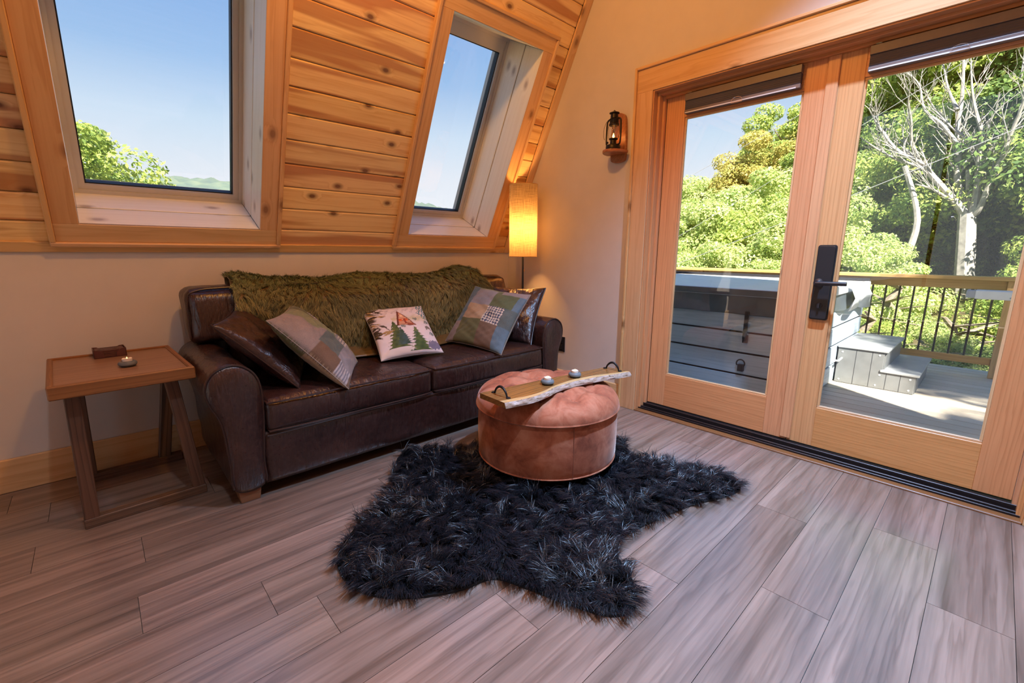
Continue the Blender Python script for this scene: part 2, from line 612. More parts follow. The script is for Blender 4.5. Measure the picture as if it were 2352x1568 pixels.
M_shade = shade_mat()
M_rugfur = attr_mat('black_fur', rough=0.40, spec=0.55)
M_throwfur = attr_mat('green_fur', rough=0.5, spec=0.3)
M_cloth = attr_mat('pillow_cloth', rough=0.85, spec=0.15, sheen=0.25, weave=0.22)
M_print = attr_mat('printed_cloth', rough=0.8, spec=0.15)
M_lining = plain('olive_satin', (0.14, 0.085, 0.03), 0.32, var=0.25, spec=0.5)
M_rugback = plain('rug_backing', (0.012, 0.012, 0.014), 0.9)
M_leaf = attr_mat('leaf', rough=0.55, spec=0.25, trans=0.45)
M_bark = plain('bark', (0.20, 0.165, 0.125), 0.9, var=0.35, bump=0.4, bscale=18)
M_deadbark = plain('bleached_bark', (0.34, 0.32, 0.29), 0.9, var=0.30, bump=0.4, bscale=14)

# ================================================================== room shell
A = math.radians(63.5)
CA, SA = math.cos(A), math.sin(A)
YB, XD, ZK = 3.088, 2.815, 1.142          # knee wall face, door wall face, top of knee wall
XL = -3.4                                 # far end of the room behind the camera
N_ = Vector((0, SA, CA))                  # outward roof normal
D_ = Vector((0, -CA, SA))                 # up the slope
P0 = Vector((0, YB, ZK))
YR, YO = 0.72, -1.65                      # ridge line, opposite knee wall
RIDGE_S = (YB - YR) / CA
ZCEIL = 3.5


def sl(x, s, n):
    return P0 + EX * x + D_ * s + N_ * n


# --- floor -----------------------------------------------------------
floor = MB().box(XL, 2.95, YO - 0.1, YB + 0.1, -0.08, -0.013).build('floor', M_roof)
tag(floor, 'brown-grey wood plank floor running towards the glass doors', None, kind='structure')
PW = 0.2015
known = {2: 2.125, 1: 1.575, 0: 2.30, -1: 1.908, 7: 0.29, 10: 0.0, 13: -0.285}
jr = random.Random(3)
for k in range(-9, 16):
    y0 = -0.002 + k * PW
    ya, yb = max(y0, YO), min(y0 + PW, YB)
    if yb - ya < 0.03:
        continue
    j = known.get(k, jr.uniform(0.2, 1.6))
    cuts = [c for c in [j + 1.45 * q for q in range(-5, 4)] if XL + 0.15 < c < 2.70]
    xs = [XL] + cuts + [2.80]
    for a, b in zip(xs[:-1], xs[1:]):
        board('plank', a + 0.0008, b - 0.0008, ya + 0.0008, yb - 0.0008, -0.012, 0.0, 'x', M_vinyl, floor, 0.0)

# --- knee walls ------------------------------------------------------
wall_back = MB().box(XL, XD + 0.14, YB, YB + 0.12, -0.08, ZK - 0.002).build('wall_back', M_wall)
tag(wall_back, 'low beige knee wall behind the leather sofa', kind='structure')
wall_front = MB().box(XL, XD + 0.14, YO - 0.12, YO, -0.08, ZK).build('wall_front', M_wall)
tag(wall_front, 'low beige knee wall on the opposite side', kind='structure')

# --- gable wall with the doors ----------------------------------------
OY0, OY1, OZ = -0.235, 1.685, 2.172
ZR = ZK + (YB - YR) * SA / CA
def yslope(z): return YB + 0.03 - (z - ZK) * CA / SA
def yopp(z): return 2 * YR - yslope(z)
g = MB()
g.prism([(OY1, -0.08), (YB + 0.03, -0.08), (YB + 0.03, ZK), (yslope(OZ), OZ), (OY1, OZ)], XD, XD + 0.14, 'x')
g.prism([(OY0, -0.08), (OY0, OZ), (yopp(OZ), OZ), (YO - 0.03, ZK), (YO - 0.03, -0.08)], XD, XD + 0.14, 'x')
g.prism([(yslope(OZ), OZ), (YR, ZR), (yopp(OZ), OZ)], XD, XD + 0.14, 'x')
wall_right = g.build('wall_right', M_wall)
tag(wall_right, 'beige gable wall around the glass doors', kind='structure')

# --- far gable wall behind the camera, glazed opening added for daylight fill ------------------
g = MB()
GT = 3.3
g.prism([(1.9, -0.08), (YB + 0.03, -0.08), (YB + 0.03, ZK), (yslope(GT), GT), (1.9, GT)], XL - 0.14, XL, 'x')
g.prism([(-0.40, -0.08), (-0.40, GT), (yopp(GT), GT), (YO - 0.03, ZK), (YO - 0.03, -0.08)], XL - 0.14, XL, 'x')
g.prism([(yslope(GT), GT), (YR, ZR), (yopp(GT), GT)], XL - 0.14, XL, 'x')
g.box(XL - 0.14, XL, -0.40, 1.9, -0.08, 0.12)
wall_left = g.build('wall_left', M_wall)
tag(wall_left, 'beige gable wall behind the viewpoint', kind='structure')
w3 = empty('window_3', (0, 0, 0)); tag(w3, 'unseen tall gable window added behind the viewpoint for daylight', kind='structure')
MB().box(XL - 0.075, XL - 0.065, -0.40, 1.9, 0.12, GT).build('pane', M_glass, w3)
for y in (-0.40, 0.725, 1.85):
    board('mullion', XL - 0.1, XL - 0.04, y, y + 0.05, 0.12, GT, 'z', M_trim, w3)

# --- roof / sloped wall -------------------------------------------------
WIN = [(-0.022, 0.755), (1.742, 2.502)]
S0, S1 = 0.146, 1.550
RT = 0.42                                  # roof thickness


def slope_boxes(mb, xs, mirror=False):
    """boxes in roof coordinates (x, s, n)"""
    for x0, x1, s0, s1, n0, n1 in xs:
        v = [sl(x, s, n) for n in (n0, n1) for s in (s0, s1) for x in (x0, x1)]
        if mirror:
            v = [Vector((p.x, 2 * YR - p.y, p.z)) for p in v]
        mb.add(v, [(0, 2, 3, 1), (4, 5, 7, 6), (0, 1, 5, 4), (2, 6, 7, 3), (0, 4, 6, 2), (1, 3, 7, 5)])
    return mb


XO0, XO1 = XL - 0.5, XD + 0.16
body = [(XO0, XO1, -0.5, S0 - 0.016, 0.019, RT), (XO0, XO1, S1 + 0.016, 1.9, 0.019, RT), (XO0, XO1, 1.9, RIDGE_S + 0.1, 0.019, 0.12),
        (XO0, WIN[0][0] - 0.016, S0 - 0.016, S1 + 0.016, 0.019, RT), (WIN[0][1] + 0.016, WIN[1][0] - 0.016, S0 - 0.016, S1 + 0.016, 0.019, RT),
        (WIN[1][1] + 0.016, XO1, S0 - 0.016, S1 + 0.016, 0.019, RT)]
wall_slope = slope_boxes(MB(), body).build('wall_slope', M_roof)
tag(wall_slope, 'sloped pine-boarded wall with two roof windows', kind='structure')
sl_M = lambda x, s, n: frame_matrix(sl(x, s, n), EX, D_, -N_)
BP = 0.134
k = 0
while True:
    s = 0.013 + BP * k
    if s > 2.62:
        break
    if s + BP > 0.05 and s < 1.56:
        segs = [(XL, -0.12), (0.86, 1.65), (2.62, 2.752)]
    else:
        segs = [(XL, 2.752)]
    for a, b in segs:
        cuts = [a]
        if b - a > 3.0:
            c = a + 1.0 + (k * 0.83) % 1.9
            while c < b - 0.4:
                cuts.append(c); c += 2.44
        cuts.append(b)
        for p, q in zip(cuts[:-1], cuts[1:]):
            plank('wall_board', q - p - 0.001, BP - 0.0025, 0.018, sl_M(p, s, 0.018), M_pine, wall_slope, 0.0065)
    k += 1
# bottom trim, corner trim
plank('bottom_trim', XD - XL, 0.052, 0.014, sl_M(XL, -0.002, 0.0), M_trim, wall_slope)
plank('corner_trim', 2.75, 0.068, 0.018, frame_matrix(sl(2.747, 0.0, 0.0) + EX * 0.068, D_, -EX, -N_), M_trim, wall_slope)

# opposite slope, mirrored
wall_slope2 = slope_boxes(MB(), [(XO0, XO1, -0.5, RIDGE_S + 0.1, 0.019, 0.12)], True).build('wall_slope_opposite', M_pine)
tag(wall_slope2, 'sloped pine wall on the opposite side of the room', kind='structure')

ceil_y = YB - (ZCEIL - ZK) * CA / SA
ceiling = MB().box(XL, XD, 2 * YR - ceil_y - 0.02, ceil_y + 0.02, ZCEIL, ZCEIL + 0.1).build('ceiling', M_pine)
tag(ceiling, 'flat pine ceiling under the ridge', kind='structure')

# --- roof windows ----------------------------------------------------
for wi, (x0, x1) in enumerate(WIN):
    win = empty('window_%d' % (wi + 1), sl((x0 + x1) / 2, S0, 0))
    tag(win, ['large roof window over the left half of the sofa', 'narrow-looking roof window beside the lit floor lamp'][wi], kind='structure')
    Mi = Matrix.Translation(win.location).inverted()
    def wp(name, L, W, T, o, X, Y, Z, m, bev=0.002):
        plank(name, L, W, T, Mi @ frame_matrix(o, X, Y, Z), m, win, bev)
    cw, bw = 0.090, 0.022
    xa, xb, sa, sb = x0 - cw - bw, x1 + cw + bw, S0 - cw - bw, S1 + cw + bw
    # casing boards
    wp('casing', x1 - x0 + 2 * cw, cw, 0.019, sl(x0 - cw, S0 - cw, 0), EX, D_, -N_, M_trim)
    wp('casing', x1 - x0 + 2 * cw, cw, 0.019, sl(x0 - cw, S1, 0), EX, D_, -N_, M_trim)
    wp('casing', S1 - S0, cw, 0.019, sl(x0, S0, 0), D_, -EX, -N_, M_trim)
    wp('casing', S1 - S0, cw, 0.019, sl(x1 + cw, S0, 0), D_, -EX, -N_, M_trim)
    # raised outer band
    wp('back_band', xb - xa, bw, 0.034, sl(xa, sa, 0), EX, D_, -N_, M_trim, 0.004)
    wp('back_band', xb - xa, bw, 0.034, sl(xa, sb - bw, 0), EX, D_, -N_, M_trim, 0.004)
    wp('back_band', sb - sa - 2 * bw, bw, 0.034, sl(xa + bw, sa + bw, 0), D_, -EX, -N_, M_trim, 0.004)
    wp('back_band', sb - sa - 2 * bw, bw, 0.034, sl(xb, sa + bw, 0), D_, -EX, -N_, M_trim, 0.004)
    # reveal boards, two deep on each side
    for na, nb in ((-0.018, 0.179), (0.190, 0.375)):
        wp('reveal_board', x1 - x0, nb - na, 0.015, sl(x0, S0 - 0.015, na), EX, N_, D_, M_pine_skylit)
        wp('reveal_board', x1 - x0, nb - na, 0.015, sl(x1, S1 + 0.015, na), -EX, N_, -D_, M_pine_skylit)
        wp('reveal_board', S1 - S0, nb - na, 0.015, sl(x1 + 0.015, S0, na), D_, N_, -EX, M_pine_skylit)
        wp('reveal_board', S1 - S0, nb - na, 0.015, sl(x0 - 0.015, S1, na), -D_, N_, EX, M_pine_skylit)
    # frame and sash
    def ring(name, m, i0, o0, n0, n1, top_extra=0.0, bev=0.0):
        a, b, c, d = x0 + o0, x1 - o0, S0 + o0, S1 - o0
        e, f, g_, h = x0 + i0, x1 - i0, S0 + i0, S1 - i0 - top_extra
        mb = slope_boxes(MB(), [(a, b, c, g_, n0, n1), (a, b, h, d, n0, n1), (a, e, g_, h, n0, n1), (f, b, g_, h, n0, n1)])
        mb.build(name, m, win, Mi)
    ring('frame', M_white, 0.020, -0.012, 0.372, 0.52)
    ring('sash', M_white, 0.048, 0.020, 0.382, 0.46, 0.055)
    ring('gasket', M_gasket, 0.054, 0.046, 0.398, 0.44, 0.055)
    slope_boxes(MB(), [(x0 + 0.05, x1 - 0.05, S0 + 0.05, S1 - 0.1, 0.412, 0.418)]).build('pane', M_glass, win, Mi)

# --- baseboards ---------------------------------------------------------
bb = empty('baseboard_back'); tag(bb, 'pine baseboard along the knee wall behind sofa and table', kind='structure')
for a, b in ((XL, -0.9), (-0.9, 1.54), (1.54, XD)):
    board('baseboard_board', a + 0.001, b - 0.001, YB - 0.018, YB, 0.0, 0.165, 'x', M_trim, bb, 0.004)
bb = empty('baseboard_right'); tag(bb, 'short pine baseboard on the door wall behind the lamp', kind='structure')
board('baseboard_board', XD - 0.018, XD, 1.818, YB - 0.019, 0.0, 0.165, 'y', M_trim, bb, 0.004)
board('baseboard_board', XD - 0.018, XD, YO, -0.37, 0.0, 0.165, 'y', M_trim, bb, 0.004)

# --- door casing and frame -----------------------------------------------
dc = empty('trim_1', (XD, 0.72, 0)); tag(dc, 'wide knotty pine casing around the double doors', kind='structure')
Mi = Matrix.Translation(dc.location).inverted()
def cb(name, x0, x1, y0, y1, z0, z1, al, m=None, bev=0.002):
    board(name, x0, x1, y0, y1, z0, z1, al, m or M_trim, dc, bev, Mi)
cb('side_casing', XD - 0.020, XD, OY1, OY1 + 0.115, 0.0, OZ, 'z')
cb('side_casing', XD - 0.020, XD, OY0 - 0.115, OY0, 0.0, OZ, 'z')
cb('head_casing', XD - 0.020, XD, OY0 - 0.115, OY1 + 0.115, OZ, OZ + 0.140, 'y')
cb('back_band', XD - 0.034, XD, OY1 + 0.115, OY1 + 0.132, 0.0, OZ + 0.157, 'z', None, 0.003)
cb('back_band', XD - 0.034, XD, OY0 - 0.132, OY0 - 0.115, 0.0, OZ + 0.157, 'z', None, 0.003)
cb('back_band', XD - 0.034, XD, OY0 - 0.115, OY1 + 0.115, OZ + 0.140, OZ + 0.157, 'y', None, 0.003)
# stepped jambs and head
for i, (xa, xb, d) in enumerate(((XD - 0.012, XD + 0.035, 0.008), (XD + 0.035, XD + 0.080, 0.022), (XD + 0.080, XD + 0.105, 0.037))):
    cb('jamb', xa, xb, OY1 - d, OY1, 0.0, OZ, 'z', M_fir)
    cb('jamb', xa, xb, OY0, OY0 + d, 0.0, OZ, 'z', M_fir)
    cb('head_jamb', xa, xb, OY0 + d, OY1 - d, OZ - d, OZ, 'y', M_fir)
cb('jamb', XD + 0.105, XD + 0.16, OY1 - 0.030, OY1, 0.0, OZ, 'z', M_fir)
cb('jamb', XD + 0.105, XD + 0.16, OY0, OY0 + 0.030, 0.0, OZ, 'z', M_fir)
cb('head_jamb', XD + 0.105, XD + 0.16, OY0 + 0.03, OY1 - 0.03, OZ - 0.030, OZ, 'y', M_fir)
# threshold
th = empty('trim_2', (XD, 0.72, 0)); tag(th, 'dark bronze metal threshold with a wooden edge strip', kind='structure')
dc_keep, dc = dc, th
cb('edge_strip', XD - 0.015, XD + 0.034, OY0, OY1, -0.012, 0.010, 'y', M_foot, 0.004)
cb('sill', XD + 0.034, XD + 0.24, OY0 + 0.002, OY1 - 0.002, -0.05, 0.020, 'y', M_bronze)
cb('sill_rib', XD + 0.045, XD + 0.058, OY0 + 0.004, OY1 - 0.004, 0.020, 0.030, 'y', M_bronze)
cb('sill_rib', XD + 0.078, XD + 0.150, OY0 + 0.004, OY1 - 0.004, 0.020, 0.046, 'y', M_bronze)

# --- the two doors -----------------------------------------------------
DX0, DX1 = XD + 0.105, XD + 0.150
def make_door(n, y0, y1, label):
    d = empty('door_%d' % n, (DX0, (y0 + y1) / 2, 0.052)); tag(d, label, kind='structure')
    Mi = Matrix.Translation(d.location).inverted()
    def b(name, xa, xb, ya, yb, za, zb, al, m, bev=0.002):
        return board(name, xa, xb, ya, yb, za, zb, al, m, d, bev, Mi)
    sw, zb, zt, rb, rtp = 0.128, 0.052, 2.138, 0.285, 2.000
    b('stile', DX0, DX1, y0, y0 + sw, zb, zt, 'z', M_fir)
    b('stile', DX0, DX1, y1 - sw, y1, zb, zt, 'z', M_fir)
    b('bottom_rail', DX0, DX1, y0 + sw, y1 - sw, zb, rb, 'y', M_fir)
    b('top_rail', DX0, DX1, y0 + sw, y1 - sw, rtp, zt, 'y', M_fir)
    ya, yb = y0 + sw, y1 - sw
    bd = 0.012
    b('glazing_bead', DX0 + 0.006, DX0 + 0.020, ya, yb, rb, rb + bd, 'y', M_trim)
    b('glazing_bead', DX0 + 0.006, DX0 + 0.020, ya, yb, rtp - bd, rtp, 'y', M_trim)
    b('glazing_bead', DX0 + 0.006, DX0 + 0.020, ya, ya + bd, rb + bd, rtp - bd, 'z', M_trim)
    b('glazing_bead', DX0 + 0.006, DX0 + 0.020, yb - bd, yb, rb + bd, rtp - bd, 'z', M_trim)
    MB().box(DX0 + 0.021, DX0 + 0.027, ya - 0.005, yb + 0.005, rb - 0.005, rtp + 0.005).build('pane', M_glass, d, Mi)
    return d, Mi, b

door1, Mi1, b1 = make_door(1, 0.722, 1.646, 'left glazed fir door leaf in front of the hot tub')
b1('astragal', DX0 - 0.012, DX0 - 0.0005, 0.697, 0.752, 0.065, 2.136, 'z', M_fir, 0.003)
door2, Mi2, b2 = make_door(2, -0.198, 0.717, 'right glazed fir door leaf with black keypad lock')
def rrect(w, h, r, n=5):
    pts = []
    for cx, cy, a0 in ((w - r, h - r, 0), (-w + r, h - r, 90), (-w + r, -h + r, 180), (w - r, -h + r, 270)):
        for k in range(n + 1):
            a = math.radians(a0 + 90 * k / n)
            pts.append((cx + r * math.cos(a), cy + r * math.sin(a)))
    return pts
lock = MB()
lock.prism(rrect(0.044, 0.203, 0.012), -0.006, 0.0, 'x')
lock.prism(rrect(0.038, 0.196, 0.010), -0.022, -0.004, 'x')
lock = lock.build('lock_plate', M_black, door2, Mi2 @ Matrix.Translation((DX0 - 0.001, 0.641, 0.989)), bevel=0.002, seg=2)
tag(lock, 'black keypad lock plate')
h = MB()
h.lathe([(0.024, 0.0), (0.024, 0.006), (0.016, 0.009), (0.011, 0.012), (0.011, 0.05)], 24)
h.v = [(-v[2] - 0.022, v[1] + 0.016, v[0]) for v in h.v]
h.tube([(-0.064, 0.020, 0.0), (-0.066, 0.0, 0.0), (-0.066, -0.06, 0.001), (-0.066, -0.118, 0.002)], [0.0105, 0.0115, 0.0115, 0.0105], 12)
h.build('lever_handle', M_black, lock, smooth=True)
kn = MB().lathe([(0.016, 0.0), (0.016, 0.004), (0.0145, 0.006)], 20)
kn.box(-0.005, 0.005, -0.013, 0.013, 0.006, 0.016)
kn.v = [(-v[2] - 0.022, v[0], v[1] - 0.122) for v in kn.v]
kn.build('thumb_turn', M_black, lock)
MB().lathe([(0.003, 0), (0.003, 0.001)], 10).build('screw', M_bronze, lock, frame_matrix((-0.023, 0.002, -0.165), EZ, EY, -EX))

# --- pleated blinds on the top rails --------------------------------------
def blind(y0, y1, label):
    r = empty('roller_blind', (DX0, (y0 + y1) / 2, 2.0))
    tag(r, label, 'blind')
    Mi = Matrix.Translation(r.location).inverted()
    MB().box(DX0 - 0.040, DX0 - 0.001, y0, y1, 2.086, 2.126).build('head_rail', M_blindrail, r, Mi, bevel=0.002)
    fb = MB().box(DX0 - 0.033, DX0 - 0.004, y0 + 0.002, y1 - 0.002, 2.034, 2.0855)
    for q in range(5):
        z = 2.036 + q * 0.0098
        fb.prism([(DX0 - 0.033, z), (DX0 - 0.0345, z + 0.0045), (DX0 - 0.033, z + 0.009)], y0 + 0.002, y1 - 0.002, 'y')
    tag(fb.build('pleated_fabric', M_blind, r, Mi), kind='stuff')
    br = MB().box(DX0 - 0.036, DX0 - 0.002, y0, y1, 2.012, 2.033).build('bottom_rail', M_blindrail, r, Mi, bevel=0.002)
    MB().box(DX0 - 0.0375, DX0 - 0.0355, y0 + 0.02, y1 - 0.005, 2.0135, 2.0195).build('white_strip', M_whiteplastic, br)
    cp = MB().box(DX0 - 0.046, DX0 - 0.037, (y0 + y1) / 2 - 0.032, (y0 + y1) / 2 + 0.032, 2.008, 2.017)
    cp.tube([(DX0 - 0.043, (y0 + y1) / 2 + 0.03 * math.cos(a), 2.02 + 0.018 * math.sin(a)) for a in np.linspace(0, math.pi, 9)], 0.002, 6)
    cp.build('clear_pull', M_clear, r, Mi)
    for y in (y0 + 0.04, y1 - 0.03):
        MB().box(DX0 - 0.044, DX0 - 0.006, y - 0.012, y + 0.012, 2.1265, 2.1335).build('bracket', M_clear, r, Mi, bevel=0.002)
blind(0.862, 1.506, 'dark folded pleated blind at the top of the left door')
blind(-0.066, 0.575, 'dark folded pleated blind at the top of the right door')

# --- electric outlet ---------------------------------------------------------
r = empty('electric_outlet', (XD, 2.413, 0.387)); tag(r, 'black electric outlet on wall behind the sofa arm', 'outlet')
MB().box(-0.006, 0.0, -0.037, 0.037, -0.062, 0.062).build('cover_plate', M_black, r, bevel=0.002)
for z in (-0.027, 0.027):
    rc = MB().box(-0.010, -0.006, -0.017, 0.017, z - 0.020, z + 0.020).build('receptacle', M_gasket, r, bevel=0.002)
    MB().box(-0.0108, -0.0100, -0.008, -0.005, z - 0.004, z + 0.008).box(-0.0108, -0.0100, 0.005, 0.008, z - 0.004, z + 0.008).build('slot', M_bronze, rc)

# ================================================================== floor lamp
r = empty('floor_lamp', (2.60, 2.67, 0.0)); tag(r, 'slim floor lamp with tall lit linen cylinder shade in the corner', 'lamp')
MB().lathe([(0.075, 0.0), (0.075, 0.012), (0.02, 0.02), (0.012, 0.03)], 28).build('base', M_black, r, smooth=True)
pole = MB().tube([(0, 0, 0.02), (0, 0, 1.36)], 0.0085, 12).build('pole', M_black, r, smooth=True)
MB().box(0.008, 0.016, -0.004, 0.004, 0.985, 1.005).build('switch', M_gold, pole)
seg, Rr = 64, 0.113
P = np.zeros((seg + 1, 2, 3)); UV = []
for i in range(seg + 1):
    a = 2 * math.pi * i / seg
    for j, z in enumerate((1.108, 1.668)):
        P[i, j] = (Rr * math.cos(a), Rr * math.sin(a), z)
sh = MB().grid(P).mesh('shade', M_shade, smooth=True)
uvl = sh.uv_layers.new(name='UVMap')
for lp in sh.loops:
    c = sh.vertices[lp.vertex_index].co
    vi = lp.vertex_index
    uvl.data[lp.index].uv = ((vi // 2) / seg * 0.71, (c.z - 1.108) / 0.56 * 0.56)
shade = link('shade', sh, r)
for z in (1.108, 1.668):
    MB().tube([(Rr * math.cos(a), Rr * math.sin(a), z) for a in np.linspace(0, 2 * math.pi, 48, endpoint=False)], 0.0022, 6, closed=True).build('shade_ring', M_gold, shade)
for a in (0.3, 0.3 + 2.1, 0.3 + 4.2):
    MB().tube([(0, 0, 1.12), (Rr * math.cos(a), Rr * math.sin(a), 1.12)], 0.0015, 5).build('shade_spoke', M_gold, shade)
bulb = MB().lathe([(0.012, 0.0), (0.014, 0.02), (0.028, 0.05), (0.030, 0.07), (0.022, 0.092), (0.004, 0.10)], 20, (0, 0, 1.30)).build('bulb', emit_mat('warm_bulb', (1.0, 0.62, 0.25), 12.0), r, smooth=True)
LAMP = bpy.data.lights.new('lamp_light', 'POINT'); LAMP.energy = 30; LAMP.color = (1.0, 0.46, 0.12); LAMP.shadow_soft_size = 0.05
lo = bpy.data.objects.new('lamp_light', LAMP); COL.objects.link(lo); lo.location = (2.60, 2.67, 1.33)

# ceiling lights (out of view): a warm pendant near the doors, added cool fill spots standing in for daylight
r = empty('pendant_lamp', (0.85, 1.45, ZCEIL)); tag(r, 'warm pendant lamp hung near the double doors', 'lamp')
MB().lathe([(0.06, -0.025), (0.06, 0.0)], 24).build('canopy', M_black, r)
MB().tube([(0, 0, -0.02), (0, 0, -0.16)], 0.004, 8).build('cord', M_black, r)
MB().lathe([(0.02, -0.15), (0.10, -0.20), (0.13, -0.26), (0.125, -0.262), (0.09, -0.205), (0.0, -0.17)], 28, cap=False).build('shade', M_bronze, r, smooth=True)
L = bpy.data.lights.new('pendant_light', 'POINT'); L.energy = 56; L.color = (1.0, 0.45, 0.10); L.shadow_soft_size = 0.09
lo = bpy.data.objects.new('pendant_light', L); COL.objects.link(lo); lo.location = (0.85, 1.45, ZCEIL - 0.38)
for lx, ly, pw, cone, lcol, lab in ((1.95, 0.40, 820, 92, (0.38, 0.62, 1.0), 'unseen blue fill spot added in the ceiling nearest the doors'), (0.25, 0.15, 125, 125, (0.78, 0.87, 1.0), 'unseen cool fill spot added in the ceiling above the viewpoint')):
    r = empty('fill_spot', (lx, ly, ZCEIL)); tag(r, lab, 'fill_spot', 'added fill spots')
    MB().lathe([(0.075, -0.006), (0.075, 0.0), (0.055, 0.0), (0.055, -0.006)], 28, cap=False).build('trim_ring', M_whiteplastic, r)
    L = bpy.data.lights.new('fill_spot_light', 'SPOT'); L.energy = pw; L.color = lcol; L.shadow_soft_size = 0.055
    L.spot_size = math.radians(cone); L.spot_blend = 1.0
    lo = bpy.data.objects.new('fill_spot_light', L); COL.objects.link(lo); lo.location = (lx, ly, ZCEIL - 0.012)

# ================================================================== sofa
SX0, SX1, SF = 0.275, 2.565, 2.20
sofa = empty('leather_sofa', ((SX0 + SX1) / 2, 2.62, 0)); tag(sofa, 'dark brown leather two-cushion sofa with rolled arms', 'sofa')
Ms = Matrix.Translation(sofa.location).inverted()


def soft_box(x0, x1, y0, y1, z0, z1, r=0.03, n=(22, 14, 6), top=0.0, front=0.0, side=0.0, wr=0.0, seed=0, back=0.0):
    """rounded cushion as a displaced subdivided box; bulges on top / front / sides, soft wrinkles"""
    nx, ny, nz = n
    bm = bmesh.new()
    bmesh.ops.create_cube(bm, size=2.0)
    bmesh.ops.subdivide_edges(bm, edges=[e for e in bm.edges if abs(e.verts[0].co.x - e.verts[1].co.x) > 1], cuts=nx, use_grid_fill=True)
    bmesh.ops.subdivide_edges(bm, edges=[e for e in bm.edges if abs(e.verts[0].co.y - e.verts[1].co.y) > 1], cuts=ny, use_grid_fill=True)
    bmesh.ops.subdivide_edges(bm, edges=[e for e in bm.edges if abs(e.verts[0].co.z - e.verts[1].co.z) > 1], cuts=nz, use_grid_fill=True)
    h = Vector(((x1 - x0) / 2, (y1 - y0) / 2, (z1 - z0) / 2))
    c = Vector(((x1 + x0) / 2, (y1 + y0) / 2, (z1 + z0) / 2))
    for v in bm.verts:
        u = v.co.copy()
        # concentrate loops near the edges
        w = Vector([math.copysign(abs(t) ** 0.75, t) for t in u])
        p = Vector((w.x * h.x, w.y * h.y, w.z * h.z))
        q = Vector([max(-h[i] + r, min(h[i] - r, p[i])) for i in range(3)])
        d = p - q
        if d.length > 1e-9:
            p = q + d.normalized() * min(d.length, r) if d.length > r else p
            p = q + d.normalized() * r if max(abs(d[0]) / r, abs(d[1]) / r, abs(d[2]) / r) > 0.99 else p
        fx, fy, fz = 1 - w.x ** 2, 1 - w.y ** 2, 1 - w.z ** 2
        if u.z > 0: p.z += top * (max(fx, 0) ** 0.4) * (max(fy, 0) ** 0.4) * max(w.z, 0)
        if u.y < 0: p.y -= front * (max(fx, 0) ** 0.4) * (max(fz, 0) ** 0.4) * max(-w.y, 0)
        if u.y > 0: p.y += back * (max(fx, 0) ** 0.5) * (max(fz, 0) ** 0.5) * max(w.y, 0)
        p.x += side * w.x * max(fy, 0) * max(fz, 0)
        if wr:
            k = float(snoise(p.x, p.y, p.z, 9.0, seed)) + 0.6 * float(snoise(p.x * 3, p.y, p.z, 14.0, seed + 3))
            p += u.normalized() * wr * k
        v.co = c + p
    for f in bm.faces:
        f.smooth = True
    return bm


def bm_build(bm, name, mat, parent, M=None):
    me = bpy.data.meshes.new(name)
    bm.to_mesh(me); bm.free()
    for m in mats_of(mat):
        me.materials.append(m)
    return link(name, me, parent, M)


def piping(path, r, parent, M=None, closed=False, name='piping', mat=None):
    return MB().tube(path, r, 8, closed=closed).build(name, mat or M_piping, parent, M, smooth=True)


# base with front panel, back frame
base = bm_build(soft_box(0.46, 2.38, SF - 0.004, 2.98, 0.062, 0.325, 0.022, (30, 8, 6), front=0.006, wr=0.0015, seed=2), 'base', M_leather, sofa, Ms)
piping([(x, SF - 0.010, 0.309 + 0.002 * math.sin(9 * x)) for x in np.linspace(0.49, 2.335, 40)], 0.0055, base, None)
# rolled arms
prof = catmull([(0.462, 0.065), (0.470, 0.20), (0.487, 0.40), (0.488, 0.535), (0.466, 0.610), (0.415, 0.655), (0.355, 0.660), (0.300, 0.628), (0.274, 0.570),
                (0.283, 0.500), (0.312, 0.430), (0.326, 0.350), (0.333, 0.20), (0.345, 0.065)], 5)
for side in (0, 1):
    pr = prof if side == 0 else np.array([(SX0 + SX1 - p[0], p[1]) for p in prof])
    c = pr.mean(0)
    ys = [SF - 0.012, SF - 0.010, SF + 0.0, SF + 0.02, 2.35, 2.55, 2.75, 2.98]
    sc = [0.0, 0.93, 0.985, 1.0, 1.0, 1.0, 1.0, 1.0]
    G = np.zeros((len(pr), len(ys), 3))
    for i, p in enumerate(pr):
        for j, y in enumerate(ys):
            q = c + (p - c) * (sc[j] if j else 0.6)
            yy = y - (0.008 if j == 0 else 0)
            w = 0.004 * float(snoise(p[0] * 2, y, p[1] * 2, 7, 5 + side)) if 2 < j else 0
            G[i, j] = (q[0] + w, yy, q[1] + w)
    mb = MB().grid(G, closed_u=True)
    n = len(ys)
    mb.f.append(tuple(i * n for i in range(len(pr)))); mb.mi.append(0)
    mb.f.append(tuple(i * n + n - 1 for i in range(len(pr)))); mb.mi.append(0)
    arm = mb.build('arm', M_leather, sofa, Ms, smooth=True, angle=60)
    path = [(c[0] + (p[0] - c[0]) * 0.985, SF - 0.004, c[1] + (p[1] - c[1]) * 0.985) for p in pr if p[1] > 0.07]
    piping(path, 0.005, arm, None)
# seat cushions
for x0, x1 in ((0.490, 1.388), (1.394, 2.338)):
    cu = bm_build(soft_box(x0, x1, SF - 0.018, 2.86, 0.318, 0.468, 0.028, (40, 24, 10), top=0.028, front=0.014, wr=0.0035, seed=x0), 'seat_cushion', M_leather, sofa, Ms)
    for z, rr in ((0.462, 0.005), (0.327, 0.005)):
        piping([(x0 + 0.004, 2.30, z)] + [(x, SF - 0.020 - 0.012 * (1 - ((x - x0) / (x1 - x0) * 2 - 1) ** 6), z + (0.006 * math.sin(math.pi * (x - x0) / (x1 - x0)) if z > 0.4 else 0)) for x in np.linspace(x0 + 0.012, x1 - 0.012, 30)] + [(x1 - 0.004, 2.30, z)], rr, cu, None)
